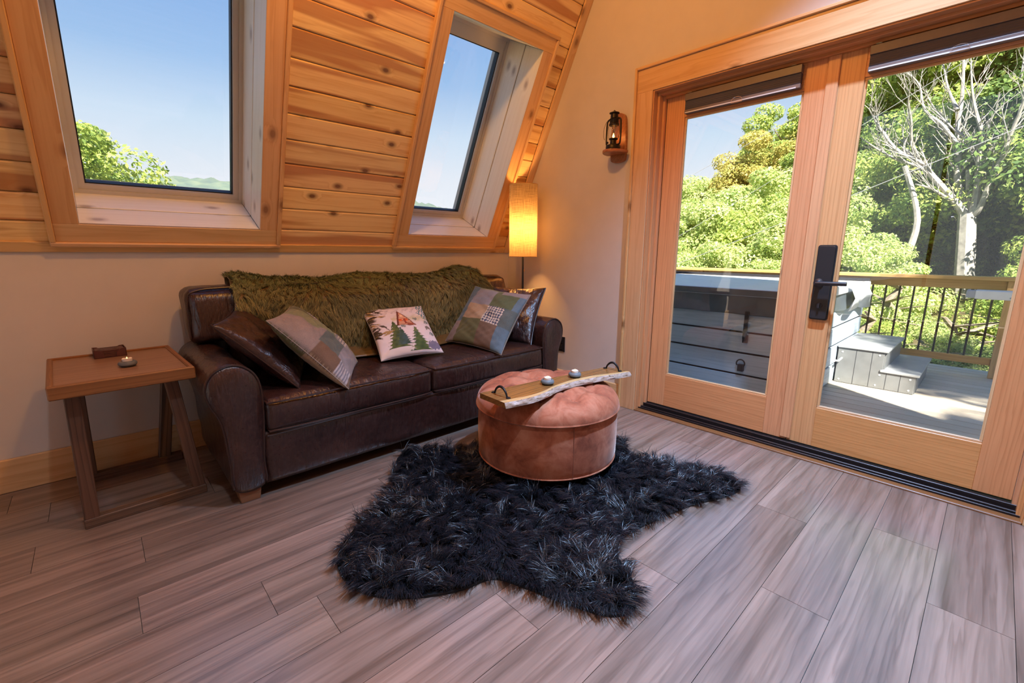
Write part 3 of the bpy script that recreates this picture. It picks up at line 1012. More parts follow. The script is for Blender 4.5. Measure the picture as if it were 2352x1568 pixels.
# back frame and back cushions
bm_build(soft_box(0.40, 2.44, 2.88, 3.04, 0.10, 0.86, 0.05, (20, 4, 8)), 'back_frame', M_leather, sofa, Ms)
for x0, x1, lab in ((0.318, 1.408, 0), (1.414, 2.520, 1)):
    bm = soft_box(x0, x1, 2.76, 2.99, 0.665, 0.950, 0.05, (30, 10, 14), top=0.012, front=0.035, wr=0.005, seed=x0 + 9)
    for v in bm.verts:
        v.co.y += 0.16 * (v.co.z - 0.72) - 0.0
    bc = bm_build(bm, 'back_cushion', M_leather, sofa, Ms)
    bm2 = soft_box(max(x0, 0.49), min(x1, 2.34), 2.76, 2.92, 0.47, 0.70, 0.04, (20, 8, 8), front=0.02)
    bm_build(bm2, 'lumbar_cushion', M_leather, bc, None)
    rr = 0.05
    pth = []
    for a, b in ((x0 + 0.004, 0.70), (x0 + 0.012, 0.88), (x0 + 0.05, 0.938), (x0 + 0.25, 0.952), (x1 - 0.25, 0.952), (x1 - 0.05, 0.938), (x1 - 0.012, 0.88), (x1 - 0.004, 0.70)):
        pth.append((a, 2.772 + 0.16 * (b - 0.72), b))
    piping(catmull(pth, 5, closed=False), 0.005, bc, None)
for x, y in ((0.400, 2.255), (2.440, 2.255), (0.42, 2.93), (2.42, 2.93)):
    lg = MB()
    a, b = 0.040, 0.048
    lg.add([(x - a, y - a, 0), (x + a, y - a, 0), (x + a, y + a, 0), (x - a, y + a, 0), (x - b, y - b, 0.066), (x + b, y - b, 0.066), (x + b, y + b, 0.066), (x - b, y + b, 0.066)],
           [(3, 2, 1, 0), (4, 5, 6, 7), (0, 1, 5, 4), (1, 2, 6, 5), (2, 3, 7, 6), (3, 0, 4, 7)])
    lg.build('leg', M_foot, sofa, Ms, bevel=0.003)


# ================================================================== fur strands
def strands(name, R, Nn, T, L, W, col, mat, parent, M=None, seg=3, lay=0.75, curl=0.25, clump=None, clump_amt=0.6):
    """ribbons: roots R, normals Nn, lie direction T, lengths L, widths W, colour per strand"""
    n = len(R)
    J = rng.normal(0, 1, (n, 3)) * curl
    Tt = T + J
    if clump is not None:
        C = R[rng.integers(0, n, clump)]
        ci = np.zeros(n, dtype=int)
        for a in range(0, n, 4000):
            d = ((R[a:a + 4000, None, :] - C[None]) ** 2).sum(2)
            ci[a:a + 4000] = d.argmin(1)
        CT = (T[rng.integers(0, n, clump)] + rng.normal(0, 1, (clump, 3)) * 0.45)
        Tt = (1 - clump_amt) * Tt + clump_amt * CT[ci]
        pull = (C[ci] - R) * 0.55
    else:
        pull = np.zeros_like(R)
    Tt -= Nn * (Tt * Nn).sum(1, keepdims=True) * 0.6
    Tt /= np.linalg.norm(Tt, axis=1, keepdims=True) + 1e-9
    S = np.cross(Tt, Nn + rng.normal(0, 0.35, (n, 3)))
    S /= np.linalg.norm(S, axis=1, keepdims=True) + 1e-9
    ts = [i / seg for i in range(seg + 1)]
    V = np.zeros((n, 2 * seg + 1, 3))
    for i, t in enumerate(ts):
        up = t * (1 - lay * t) * 1.05
        fw = lay * t * t + 0.28 * t
        p = R + L[:, None] * (Nn * up + Tt * fw) + pull * t
        if i < seg:
            w = (W * (1 - 0.55 * t))[:, None]
            V[:, 2 * i] = p - S * w
            V[:, 2 * i + 1] = p + S * w
        else:
            V[:, 2 * seg] = p
    k = 2 * seg + 1
    base_i = np.arange(n)[:, None] * k
    tris = []
    for i in range(seg - 1):
        tris += [(2 * i, 2 * i + 1, 2 * i + 3), (2 * i, 2 * i + 3, 2 * i + 2)]
    tris.append((2 * seg - 2, 2 * seg - 1, 2 * seg))
    F = (base_i[:, None, :] + np.array(tris)[None]).reshape(-1, 3)
    c = np.repeat(col, k, axis=0)
    me = np_mesh(name, V.reshape(-1, 3), F, mat, smooth=True, col=c)
    return link(name, me, parent, M)


def in_poly(P, poly):
    x, y = P[:, 0], P[:, 1]
    ins = np.zeros(len(P), bool)
    n = len(poly)
    for i in range(n):
        x1, y1 = poly[i]; x2, y2 = poly[(i + 1) % n]
        c = ((y1 > y) != (y2 > y)) & (x < (x2 - x1) * (y - y1) / (y2 - y1 + 1e-12) + x1)
        ins ^= c
    return ins


# ---- rug
rug_pts = [(1.16, 2.17), (0.99, 1.98), (0.935, 1.86), (0.76, 1.74), (0.575, 1.60), (0.51, 1.46), (0.53, 1.31), (0.625, 1.19), (0.77, 1.10), (0.90, 1.06),
           (0.955, 0.95), (1.01, 0.80), (1.07, 0.68), (1.16, 0.645), (1.26, 0.72), (1.34, 0.84), (1.46, 0.88), (1.66, 0.85), (1.88, 0.80), (2.09, 0.72), (2.22, 0.71), (2.28, 0.80),
           (2.24, 0.96), (2.17, 1.12), (2.14, 1.28), (2.22, 1.40), (2.27, 1.49), (2.20, 1.57), (2.08, 1.58), (2.00, 1.70), (1.85, 1.88), (1.62, 1.93), (1.45, 1.98), (1.32, 2.13)]
outline = catmull(rug_pts, 5)
rug = empty('fur_rug', (1.45, 1.42, 0)); tag(rug, 'black shaggy animal-skin shaped fur rug under the round ottoman', 'rug')
Mr = Matrix.Translation(rug.location).inverted()
MB().prism([tuple(p) for p in outline], 0.001, 0.010).build('backing', M_rugback, rug, Mr)
nf = 85000
pts = rng.uniform((0.45, 0.6), (2.35, 2.25), (nf * 3, 2))
pts = pts[in_poly(pts, outline)][:nf]
nn = len(pts)
ang = 2.6 * snoise(pts[:, 0], pts[:, 1], 0, 2.2, 4) + 2.2 * snoise(pts[:, 0], pts[:, 1], 0, 6.0, 8) - 1.9
cc = np.array([1.45, 1.42])
# near the border the fur points outwards
dmin = np.full(nn, 9.0)
for a in range(0, len(outline), 2):
    dmin = np.minimum(dmin, ((pts - outline[a]) ** 2).sum(1))
edge = np.clip(1 - np.sqrt(dmin) / 0.10, 0, 1)
# outward direction from the gradient of the distance to the border
near = np.zeros((nn, 2)); best = np.full(nn, 9.0)
for a in range(len(outline)):
    d = ((pts - outline[a]) ** 2).sum(1); m = d < best
    best[m] = d[m]; near[m] = outline[a]
outw = near - pts; outw /= np.linalg.norm(outw, axis=1, keepdims=True) + 1e-6
T2 = np.stack([np.cos(ang), np.sin(ang)], 1) * (1 - 0.8 * edge[:, None]) + outw * edge[:, None] * 0.9
R3 = np.c_[pts, np.full(nn, 0.009)]
N3 = np.tile((0, 0, 1.0), (nn, 1))
L = rng.uniform(0.055, 0.095, nn) * (1 - 0.05 * edge)
# flattened under the ottoman
od = np.hypot(pts[:, 0] - 1.735, pts[:, 1] - 1.58)
L *= np.where(od < 0.36, 0.45, 1.0)
v = rng.uniform(0.5, 1.5, (nn, 1)) * (1 + 0.3 * snoise(pts[:, 0], pts[:, 1], 0, 4, 2)[:, None])
colr = np.clip(np.array([[0.0075, 0.0085, 0.0135]]) * v, 0, 1)
fr = strands('fur', R3, N3, np.c_[T2, np.zeros(nn)], L, rng.uniform(0.0007, 0.0013, nn), colr, M_rugfur, rug, Mr, seg=4, lay=0.62, curl=0.30, clump=1500, clump_amt=0.55)
tag(fr, kind='stuff')

# ---- green throw over the sofa back
thr = empty('fur_throw', (1.38, 2.80, 0.95)); tag(thr, 'mossy green faux fur throw draped over the sofa back', 'throw')
Mt = Matrix.Translation(thr.location).inverted()
NU, NV = 90, 44
U = np.linspace(0, 1, NU)
Pt = np.zeros((NU, NV, 3))
for i, u in enumerate(U):
    x = 0.53 + (2.27 - 0.53) * u
    # drop at the front: short at the left end, long in the middle, a little shorter at the right
    drop = np.interp(u, [0, 0.06, 0.20, 0.42, 0.60, 0.85, 0.96, 1.0], [0.20, 0.27, 0.40, 0.47, 0.45, 0.43, 0.30, 0.22])
    ztop = 0.985 + 0.022 * math.exp(-((u - 0.03) / 0.06) ** 2) + 0.022 * math.exp(-((u - 0.92) / 0.07) ** 2) - 0.008 * math.sin(math.pi * u)
    for j in range(NV):
        w = j / (NV - 1)
        # arc: back drop (0..0.2), over the top (0.2..0.42), down the front
        if w < 0.2:
            y, z = 3.005, ztop - 0.03 - (0.2 - w) * 0.6
        elif w < 0.45:
            a = (w - 0.2) / 0.25 * math.pi
            yc, rr = 2.915, 0.09
            y = yc + rr * math.cos(a); z = ztop - 0.03 + 0.03 * math.sin(a)
        else:
            q = (w - 0.45) / 0.55
            z = ztop - 0.03 - q * drop
            y = 2.825 - 0.115 * min(1, q * drop / 0.07) - 0.02 * q + (0.07 * max(0.0, q * drop - 0.25))
        fold = 0.010 * math.sin(14 * u + 5 * w) + 0.014 * float(snoise(u * 3, w * 2, 0, 3.0, 1))
        fx = 0.02 * float(snoise(u * 2, w * 2, 0, 2.0, 6)) * w
        Pt[i, j] = (x + fx + (-0.05 * (w - 0.45) if u < 0.1 else 0), y - abs(fold) * (1 if w > 0.4 else 0), z + (fold if w <= 0.45 and w > 0.15 else 0))
sheet = MB().grid(Pt).build('cloth', M_lining, thr, Mt, smooth=True)
m = sheet.modifiers.new('thick', 'SOLIDIFY'); m.thickness = 0.008; m.offset = 0.0
# strands on the outer side
ns = 75000
ui, vi = rng.uniform(0, NU - 1.001, ns), rng.uniform(9, NV - 1.001, ns)
i0, j0 = ui.astype(int), vi.astype(int); fu, fv = (ui - i0)[:, None], (vi - j0)[:, None]
A00, A10, A01, A11 = Pt[i0, j0], Pt[i0 + 1, j0], Pt[i0, j0 + 1], Pt[i0 + 1, j0 + 1]
R3 = A00 * (1 - fu) * (1 - fv) + A10 * fu * (1 - fv) + A01 * (1 - fu) * fv + A11 * fu * fv
du, dv = A10 - A00, A01 - A00
Nn = np.cross(dv, du); Nn /= np.linalg.norm(Nn, axis=1, keepdims=True) + 1e-9
Nn *= -np.sign(Nn[vi > 30, 1].mean())
Td = dv / (np.linalg.norm(dv, axis=1, keepdims=True) + 1e-9)
sw = snoise(R3[:, 0], R3[:, 2], 0, 4.0, 3)[:, None] * 1.1
Td = Td + sw * np.array([[1.0, 0, 0]]) + 0.3 * snoise(R3[:, 0], R3[:, 2], 0, 11.0, 5)[:, None] * np.array([[1.0, 0, 0.3]])
Lh = rng.uniform(0.034, 0.060, ns)
mixv = np.clip(0.5 + 0.45 * snoise(R3[:, 0], R3[:, 2], 0, 3.0, 9) + rng.normal(0, 0.18, ns), 0, 1)[:, None]
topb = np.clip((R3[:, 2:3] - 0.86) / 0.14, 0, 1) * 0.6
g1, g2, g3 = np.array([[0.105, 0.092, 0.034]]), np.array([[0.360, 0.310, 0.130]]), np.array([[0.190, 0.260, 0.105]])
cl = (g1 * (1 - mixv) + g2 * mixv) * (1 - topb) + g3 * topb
cl *= rng.uniform(0.6, 1.45, (ns, 1))
fr = strands('fur', R3, Nn, Td, Lh, rng.uniform(0.0007, 0.0012, ns), cl, M_throwfur, thr, Mt, seg=3, lay=0.7, curl=0.25, clump=2200, clump_amt=0.35)
tag(fr, kind='stuff')
# satin lining bunched on the seat under the fur
G = np.zeros((60, 10, 3))
for i in range(60):
    u = i / 59
    x = 0.86 + (2.12 - 0.86) * u
    for j in range(10):
        w = j / 9
        G[i, j] = (x, 2.745 - 0.15 * w + 0.015 * math.sin(21 * u + 4 * w), 0.575 - 0.072 * w + 0.016 * math.sin(9 * u + 14 * w) * (1 - w) + 0.012 * math.sin(31 * u - 9 * w) * (1 - w))
lin = MB().grid(G).build('lining', M_lining, thr, Mt, smooth=True)
m = lin.modifiers.new('thick', 'SOLIDIFY'); m.thickness = 0.006

# ================================================================== cushions
def pillow(name, label, cat_group, c, u, v, size, thick, mat, colour=None, n=41, pipe=False, pinch=0.07, seed=0, wr=0.006, sag=0.0):
    u = Vector(u).normalized(); v = Vector(v); v = (v - u * v.dot(u)).normalized(); w = u.cross(v)
    lin = np.linspace(-1, 1, n)
    lin = np.sign(lin) * np.abs(lin) ** 0.85
    uu, vv = np.meshgrid(lin, lin, indexing='ij')
    ex = np.clip(1 - uu ** 2, 0, 1); ey = np.clip(1 - vv ** 2, 0, 1)
    X = size / 2 * uu * (1 - pinch * ey)
    Y = size / 2 * vv * (1 - pinch * ex)
    H = thick / 2 * (ex * ey) ** 0.42
    nz = snoise(uu, vv, 0, 2.6, seed) * wr + snoise(uu, vv, 0, 6.0, seed + 5) * wr * 0.5
    # puckers that run in from the corners
    rad = np.abs(np.abs(uu) - np.abs(vv))
    puck = np.exp(-(rad / 0.16) ** 2) * (np.hypot(uu, vv) / 1.41) ** 2
    H = H * (1 - 0.22 * puck * (0.5 + 0.5 * np.sin(23 * (uu - vv) + seed)))
    live = (ex * ey) ** 0.3
    F = np.stack([X, Y, H + nz * live - sag * np.clip(-vv, 0, 1) * live], 2)
    B = np.stack([X, Y, -H + 0.5 * nz * live], 2)
    V = np.concatenate([F.reshape(-1, 3), B.reshape(-1, 3)])
    idx = np.arange(n * n).reshape(n, n)
    q = np.stack([idx[:-1, :-1], idx[1:, :-1], idx[1:, 1:], idx[:-1, 1:]], 2).reshape(-1, 4)
    faces = np.concatenate([q, q[:, ::-1] + n * n])
    col = None
    if colour is not None:
        cf = colour(uu, vv, True).reshape(-1, 3); cbk = colour(uu, vv, False).reshape(-1, 3)
        col = np.concatenate([cf, cbk])
    root = empty(name, c); root.rotation_euler = frame_matrix((0, 0, 0), u, v, w).to_3x3().to_euler()
    tag(root, label, 'cushion', cat_group)
    me = np_mesh('cover', V, faces, mat, smooth=True, col=col)
    ob = link('cover', me, root)
    bm = bmesh.new(); bm.from_mesh(me)
    bmesh.ops.remove_doubles(bm, verts=bm.verts, dist=1e-5)
    bm.to_mesh(me); bm.free()
    if pipe:
        bp = [(X[i, 0], Y[i, 0], 0) for i in range(0, n, 2)] + [(X[n - 1, j], Y[n - 1, j], 0) for j in range(2, n, 2)] + \
             [(X[i, n - 1], Y[i, n - 1], 0) for i in range(n - 3, -1, -2)] + [(X[0, j], Y[0, j], 0) for j in range(n - 3, 0, -2)]
        MB().tube(bp, 0.0045, 8, closed=True).build('piping', M_piping, root, smooth=True)
    else:
        bp = [(X[i, 0], Y[i, 0], 0) for i in range(0, n, 2)] + [(X[n - 1, j], Y[n - 1, j], 0) for j in range(2, n, 2)] + \
             [(X[i, n - 1], Y[i, n - 1], 0) for i in range(n - 3, -1, -2)] + [(X[0, j], Y[0, j], 0) for j in range(n - 3, 0, -2)]
        MB().tube(bp, 0.0022, 6, closed=True).build('seam', M_seam, root, smooth=True)
    return root


M_seam = plain('seam_cloth', (0.30, 0.27, 0.24), 0.9)

PATCH = {'teal': (0.115, 0.165, 0.205), 'grey': (0.235, 0.225, 0.250), 'olive': (0.120, 0.115, 0.055), 'tan': (0.36, 0.255, 0.165), 'brown': (0.155, 0.098, 0.068),
         'sage': (0.185, 0.195, 0.110), 'slate': (0.105, 0.125, 0.120), 'mauve': (0.255, 0.205, 0.195), 'green': (0.105, 0.120, 0.062)}


def patchwork(cells, special, back=('olive', 'tan')):
    """cells: list of (u0,u1,v0,v1,colour); special: list of (u0,u1,v0,v1,kind)"""
    def f(u, v, front):
        c = np.zeros(u.shape + (3,))
        c[:] = PATCH[cells[0][4]]
        if not front:
            c[:] = np.where((v > 0.1)[..., None], PATCH[back[0]], PATCH[back[1]])
            return c
        for u0, u1, v0, v1, k in cells:
            m = (u >= u0) & (u < u1) & (v >= v0) & (v < v1)
            c[m] = PATCH[k]
        for u0, u1, v0, v1, k in special:
            m = (u >= u0) & (u < u1) & (v >= v0) & (v < v1)
            a, b = (u - u0) / 0.085, (v - v0) / 0.085
            if k == 'hound':
                fa, fb = a % 1.0, b % 1.0
                on = ((fa < 0.5) & (fb < 0.5)) | ((fa >= 0.5) & (fb < 0.5) & (((fa - fb) % 0.5) < 0.22)) | ((fa < 0.5) & (fb >= 0.5) & (((fa - fb) % 0.5) < 0.22))
                c[m & on] = (0.62, 0.54, 0.44); c[m & ~on] = (0.045, 0.055, 0.10)
            else:
                on = (b * 1.3 % 1.0) < 0.5
                c[m & on] = (0.40, 0.38, 0.40); c[m & ~on] = (0.17, 0.175, 0.22)
        c *= (1 + 0.10 * snoise(u, v, 0, 3.0, 2))[..., None]
        return c
    return f


def scenic(u, v, front):
    c = np.zeros(u.shape + (3,)); c[:] = (0.70, 0.60, 0.60)
    if not front:
        return c
    def put(m, col, a=1.0):
        m = m.astype(float)[..., None] * a
        c[:] = c * (1 - m) + np.array(col) * m
    nz = snoise(u, v, 0, 7, 3); n2 = snoise(u, v, 0, 19, 5)
    # pale wash of grass
    put(np.exp(-((v - 0.30 + 0.08 * nz) / 0.13) ** 2) * ((u > -0.35) & (np.abs(u - 0.05) > 0.02)), (0.52, 0.44, 0.24), 0.75)
    put(np.exp(-((v + 0.9) / 0.12) ** 2) * (u < 0.2), (0.70, 0.58, 0.50), 0.8)
    # cabin
    def tri(ax, ay, bx, by, cx, cy):
        d1 = (u - bx) * (ay - by) - (ax - bx) * (v - by); d2 = (u - cx) * (by - cy) - (bx - cx) * (v - cy); d3 = (u - ax) * (cy - ay) - (cx - ax) * (v - ay)
        return ((d1 >= 0) & (d2 >= 0) & (d3 >= 0)) | ((d1 <= 0) & (d2 <= 0) & (d3 <= 0))
    ax, ay = -0.02, 0.68
    put(tri(ax - 0.03, ay + 0.02, -0.28, -0.02, 0.42, 0.0), (0.16, 0.045, 0.03))
    put(tri(ax, ay - 0.06, -0.20, 0.0, 0.36, 0.02) & (((v * 13) % 1.0) < 0.75), (0.66, 0.33, 0.20))
    put((np.abs(u - 0.02) < 0.05) & (np.abs(v - 0.42) < 0.045), (0.85, 0.52, 0.30))
    for q in (-0.07, 0.13):
        put((np.abs(u - q) < 0.055) & (np.abs(v - 0.24) < 0.05), (0.62, 0.13, 0.04))
    put((np.abs(u - 0.06) < 0.035) & (v > 0.05) & (v < 0.30), (0.30, 0.06, 0.03))
    put((u > 0.10) & (u < 0.33) & (v > 0.0) & (v < 0.10), (0.33, 0.09, 0.05))
    # conifers
    def fir(cx, top, bot, hw, cols, saw=9, edge=0.35):
        t = np.clip((top - v) / (top - bot), 0, 1)
        w = hw * t ** 0.85 * (1 - edge + edge * 2 * np.abs(((t * saw) % 1.0) - 0.35)) + 0.05 * n2 * t
        m = (np.abs(u - cx + 0.03 * n2) < w) & (v < top) & (v > bot)
        g = (0.5 + 0.5 * nz)[..., None]
        col = np.array(cols[0]) * g + np.array(cols[1]) * (1 - g)
        c[m] = col[m]
    fir(-0.36, 0.22, -0.78, 0.38, ((0.045, 0.065, 0.028), (0.14, 0.16, 0.05)))
    fir(-0.20, -0.05, -0.70, 0.26, ((0.07, 0.11, 0.12), (0.05, 0.08, 0.045)))
    fir(0.30, -0.04, -0.93, 0.34, ((0.055, 0.10, 0.085), (0.22, 0.22, 0.05)), 8, 0.5)
    fir(0.32, -0.30, -0.93, 0.30, ((0.05, 0.085, 0.035), (0.11, 0.15, 0.05)), 9, 0.4)
    # dark boughs at the left edge and blue-green ones at the upper right
    gb = random.Random(4)
    for k in range(46):
        bx, by = -0.98 + 0.42 * gb.random() ** 1.6, -0.30 + 1.25 * gb.random()
        an, ln, wd = gb.uniform(-0.9, 0.3), gb.uniform(0.08, 0.24), gb.uniform(0.015, 0.05)
        p_, q_ = (u - bx) * math.cos(an) + (v - by) * math.sin(an), -(u - bx) * math.sin(an) + (v - by) * math.cos(an)
        put((np.abs(p_) < ln) & (np.abs(q_) < wd * (1 - np.abs(p_) / ln)), (0.055, 0.035, 0.018) if k % 4 else (0.38, 0.23, 0.08), 0.95)
    put((u > 0.70 - 0.20 * nz) & (v > 0.25) & (n2 > -0.1) & (u + v > 1.05), (0.12, 0.22, 0.24))
    # shrubs, animal, rock, birds
    for x0, y0, s in ((0.46, 0.26, 0.07), (0.82, 0.10, 0.08), (0.86, -0.36, 0.08), (-0.08, -0.04, 0.08)):
        put((np.hypot((u - x0) / 1.4, v - y0) < s * (0.75 + 0.5 * n2)), (0.14, 0.17, 0.15), 0.85)
    put((np.hypot((u - 0.80) / 1.6, v + 0.10) < 0.06) | ((np.abs(u - 0.72) < 0.02) & (np.abs(v + 0.16) < 0.06)) | ((np.abs(u - 0.89) < 0.02) & (np.abs(v + 0.16) < 0.06)), (0.22, 0.17, 0.14))
    put((np.hypot((u - 0.78) / 1.5, v + 0.78) < 0.15 + 0.04 * n2), (0.19, 0.165, 0.23))
    for k in range(22):
        bx = -0.55 + 0.055 * ((k * 7) % 22); by = 0.62 + 0.07 * (k % 4) + 0.02 * math.sin(k * 3.1)
        put((np.abs(v - by - 0.25 * np.abs(u - bx)) < 0.010) & (np.abs(u - bx) < 0.045), (0.25, 0.20, 0.24), 0.9)
    return c


def scaled(c, k):  # moves a point along the line of sight from eye height
    return (c[0] * k, c[1] * k, EYE + (c[2] - EYE) * k)


pillow('leather_cushion', 'brown leather cushion leaning on the left sofa arm', 'leather cushions on the sofa', scaled((0.587, 2.45, 0.679), 1.03), (0.398, 0.915, 0.063), (-0.663, 0.239, 0.709), 0.475, 0.15, M_leather, pipe=True, seed=3, wr=0.010)
pillow('leather_cushion', 'brown leather cushion leaning on the right sofa arm', 'leather cushions on the sofa', (2.325, 2.535, 0.672), (0.385, -0.923, 0.005), (0.548, 0.233, 0.803), 0.49, 0.13, M_leather, pipe=True, seed=8, wr=0.010)
pwL = patchwork([(-1.1, 1.1, -1.1, 1.1, 'mauve'), (-1.1, -0.2, 0.05, 1.1, 'mauve'), (-0.2, 0.35, 0.25, 1.1, 'sage'), (0.35, 1.1, 0.45, 1.1, 'olive'), (-0.62, 0.10, -0.45, 0.10, 'slate'),
                 (0.10, 0.55, -0.15, 0.35, 'sage'), (-1.1, -0.62, -1.1, 0.05, 'brown'), (-0.62, 0.55, -1.1, -0.45, 'grey'), (0.10, 1.1, -0.62, -0.15, 'grey'), (0.62, 1.1, -0.15, 0.45, 'tan'), (0.62, 1.1, -1.1, -0.5, 'sage')],
                [(0.55, 0.86, 0.12, 0.72, 'stripe'), (0.30, 0.80, -0.50, -0.08, 'hound'), (-1.0, -0.62, -0.9, -0.55, 'stripe')])
pillow('patchwork_cushion', 'grey-green patchwork cushion beside the left leather cushion', 'patchwork cushions', scaled((0.793, 2.308, 0.68), 1.05), (0.493, 0.869, 0.038), (-0.611, 0.315, 0.726), 0.495, 0.16, M_cloth, pwL, n=121, seed=5, wr=0.010)
pwR = patchwork([(-1.1, 1.1, -1.1, 1.1, 'teal'), (-1.1, -0.72, -0.35, 1.1, 'teal'), (-0.72, 0.05, 0.30, 0.90, 'grey'), (0.05, 0.80, 0.30, 0.90, 'green'), (-0.72, 0.05, -0.22, 0.30, 'tan'), (-0.72, 0.05, -1.1, -0.22, 'olive'),
                 (0.05, 0.62, -1.1, -0.28, 'brown'), (0.62, 1.1, -0.3, 0.30, 'slate'), (0.62, 1.1, -1.1, -0.3, 'teal'), (-1.1, -0.72, -1.1, -0.35, 'mauve'), (-0.72, 0.2, 0.90, 1.1, 'sage'), (0.2, 1.1, 0.80, 1.1, 'mauve')],
                [(0.05, 0.62, -0.28, 0.30, 'hound')], ('brown', 'olive'))
pillow('patchwork_cushion', 'blue-brown patchwork cushion with houndstooth patch by the right arm', 'patchwork cushions', (1.994, 2.400, 0.686), (0.232, -0.970, -0.078), (0.645, 0.093, 0.759), 0.49, 0.14, M_cloth, pwR, n=121, seed=7, wr=0.009)
pillow('printed_cushion', 'small white cushion printed with fir trees and an A-frame cabin', None, (1.405, 2.545, 0.640), (0.995, -0.104, -0.002), (0.08, 0.753, 0.653), 0.415, 0.13, M_print, scenic, n=161, seed=2, wr=0.006)

# ================================================================== ottoman
OX, OY, OR = 1.735, 1.58, 0.378
ott = empty('round_ottoman', (OX, OY, 0)); tag(ott, 'round terracotta velvet ottoman with button-tufted lid on the black rug', 'ottoman')
segs = 96
zs = [0.070, 0.076, 0.10, 0.20, 0.30, 0.340, 0.345]
rs = [0.30, OR - 0.006, OR, OR + 0.002, OR, OR - 0.004, OR - 0.02]
G = np.zeros((segs, len(zs), 3))
for i in range(segs):
    a = 2 * math.pi * i / segs
    for j, z in enumerate(zs):
        rr = rs[j] - (0.0015 if i % 32 == 3 else 0)
        G[i, j] = (rr * math.cos(a), rr * math.sin(a), z)
mb = MB().grid(G, closed_u=True)
mb.f.append(tuple(i * len(zs) for i in range(segs))); mb.mi.append(0)
mb.f.append(tuple(i * len(zs) + len(zs) - 1 for i in range(segs))); mb.mi.append(0)
body_o = mb.build('body', M_velvet, ott, smooth=True, angle=50)
M_velvetdark = plain('velvet_seam', (0.22, 0.07, 0.04), 0.9)
for a in (-2.05, -0.1, 1.95):
    MB().tube([(math.cos(a) * (OR + 0.001), math.sin(a) * (OR + 0.001), z) for z in np.linspace(0.078, 0.338, 8)], 0.0016, 6).build('seam', M_velvetdark, body_o)
piping([((OR - 0.004) * math.cos(a), (OR - 0.004) * math.sin(a), 0.073) for a in np.linspace(0, 2 * math.pi, 64, endpoint=False)], 0.004, body_o, None, True, mat=M_velvet)
# lid: dome dented at the buttons, pleats between them
btn = [(0.0, 0.0)] + [(0.135 * math.cos(a), 0.135 * math.sin(a)) for a in np.linspace(0.3, 0.3 + 2 * math.pi, 5, endpoint=False)] + \
      [(0.262 * math.cos(a), 0.262 * math.sin(a)) for a in np.linspace(0.0, 2 * math.pi, 10, endpoint=False)]
pairs = []
for i, p in enumerate(btn):
    for j in range(i):
        if math.hypot(p[0] - btn[j][0], p[1] - btn[j][1]) < 0.178:
            pairs.append((p, btn[j]))
for a in np.linspace(0.0, 2 * math.pi, 10, endpoint=False):
    pairs.append(((0.262 * math.cos(a), 0.262 * math.sin(a)), (0.385 * math.cos(a), 0.385 * math.sin(a))))
NR, NA = 64, 160
LR = 0.387
def lid_z(X, Y):
    rr = np.hypot(X, Y) / LR
    z = 0.118 * np.clip(1 - rr ** 5, 0, 1) ** 0.5
    dent = np.zeros_like(X); crease = np.zeros_like(X)
    for bx, by in btn:
        d = np.hypot(X - bx, Y - by)
        dent = np.maximum(dent, np.exp(-(d / 0.046) ** 1.25))
    for (ax, ay), (bx, by) in pairs:
        L2 = (bx - ax) ** 2 + (by - ay) ** 2
        t = np.clip(((X - ax) * (bx - ax) + (Y - ay) * (by - ay)) / L2, 0, 1)
        d = np.hypot(X - ax - t * (bx - ax), Y - ay - t * (by - ay))
        crease = np.maximum(crease, np.exp(-(d / 0.009) ** 1.0))
    return z - 0.036 * dent - 0.012 * crease * (1 - dent)
rad = LR * np.sin(np.linspace(0, 1, NR) * math.pi / 2) ** 0.95
th_ = np.linspace(0, 2 * math.pi, NA, endpoint=False)
RRg, TTg = np.meshgrid(rad, th_, indexing='ij')
X, Y = RRg * np.cos(TTg), RRg * np.sin(TTg)
Z = lid_z(X, Y)
Z[-1] = 0.0
P = np.stack([X, Y, Z + 0.352], 2)
low = np.stack([X[-1] * 1.008, Y[-1] * 1.008, np.full(NA, 0.352 - 0.004)], 1)
low2 = np.stack([X[-1] * 0.985, Y[-1] * 0.985, np.full(NA, 0.341)], 1)
P = np.concatenate([P, low[None], low2[None]])
G2 = np.transpose(P, (1, 0, 2))
mb = MB().grid(G2, closed_u=True)
lid = mb.build('lid', M_velvet, ott, smooth=True, angle=80)
bm_ = MB().lathe([(0.0115, 0.0), (0.0115, 0.003), (0.008, 0.006), (0.003, 0.0072)], 14).mesh('button', M_velvet, smooth=True)
for bx, by in btn:
    z = float(lid_z(np.array([[bx]]), np.array([[by]]))[0, 0]) + 0.352
    link('button', bm_, lid, Matrix.Translation((bx, by, z)))
for a in (-2.3, -0.75, 0.8, 2.4):
    lg = MB().lathe([(0.016, 0.0), (0.024, 0.078)], 16, (0.27 * math.cos(a), 0.27 * math.sin(a), 0.0)).build('leg', M_foot, ott)

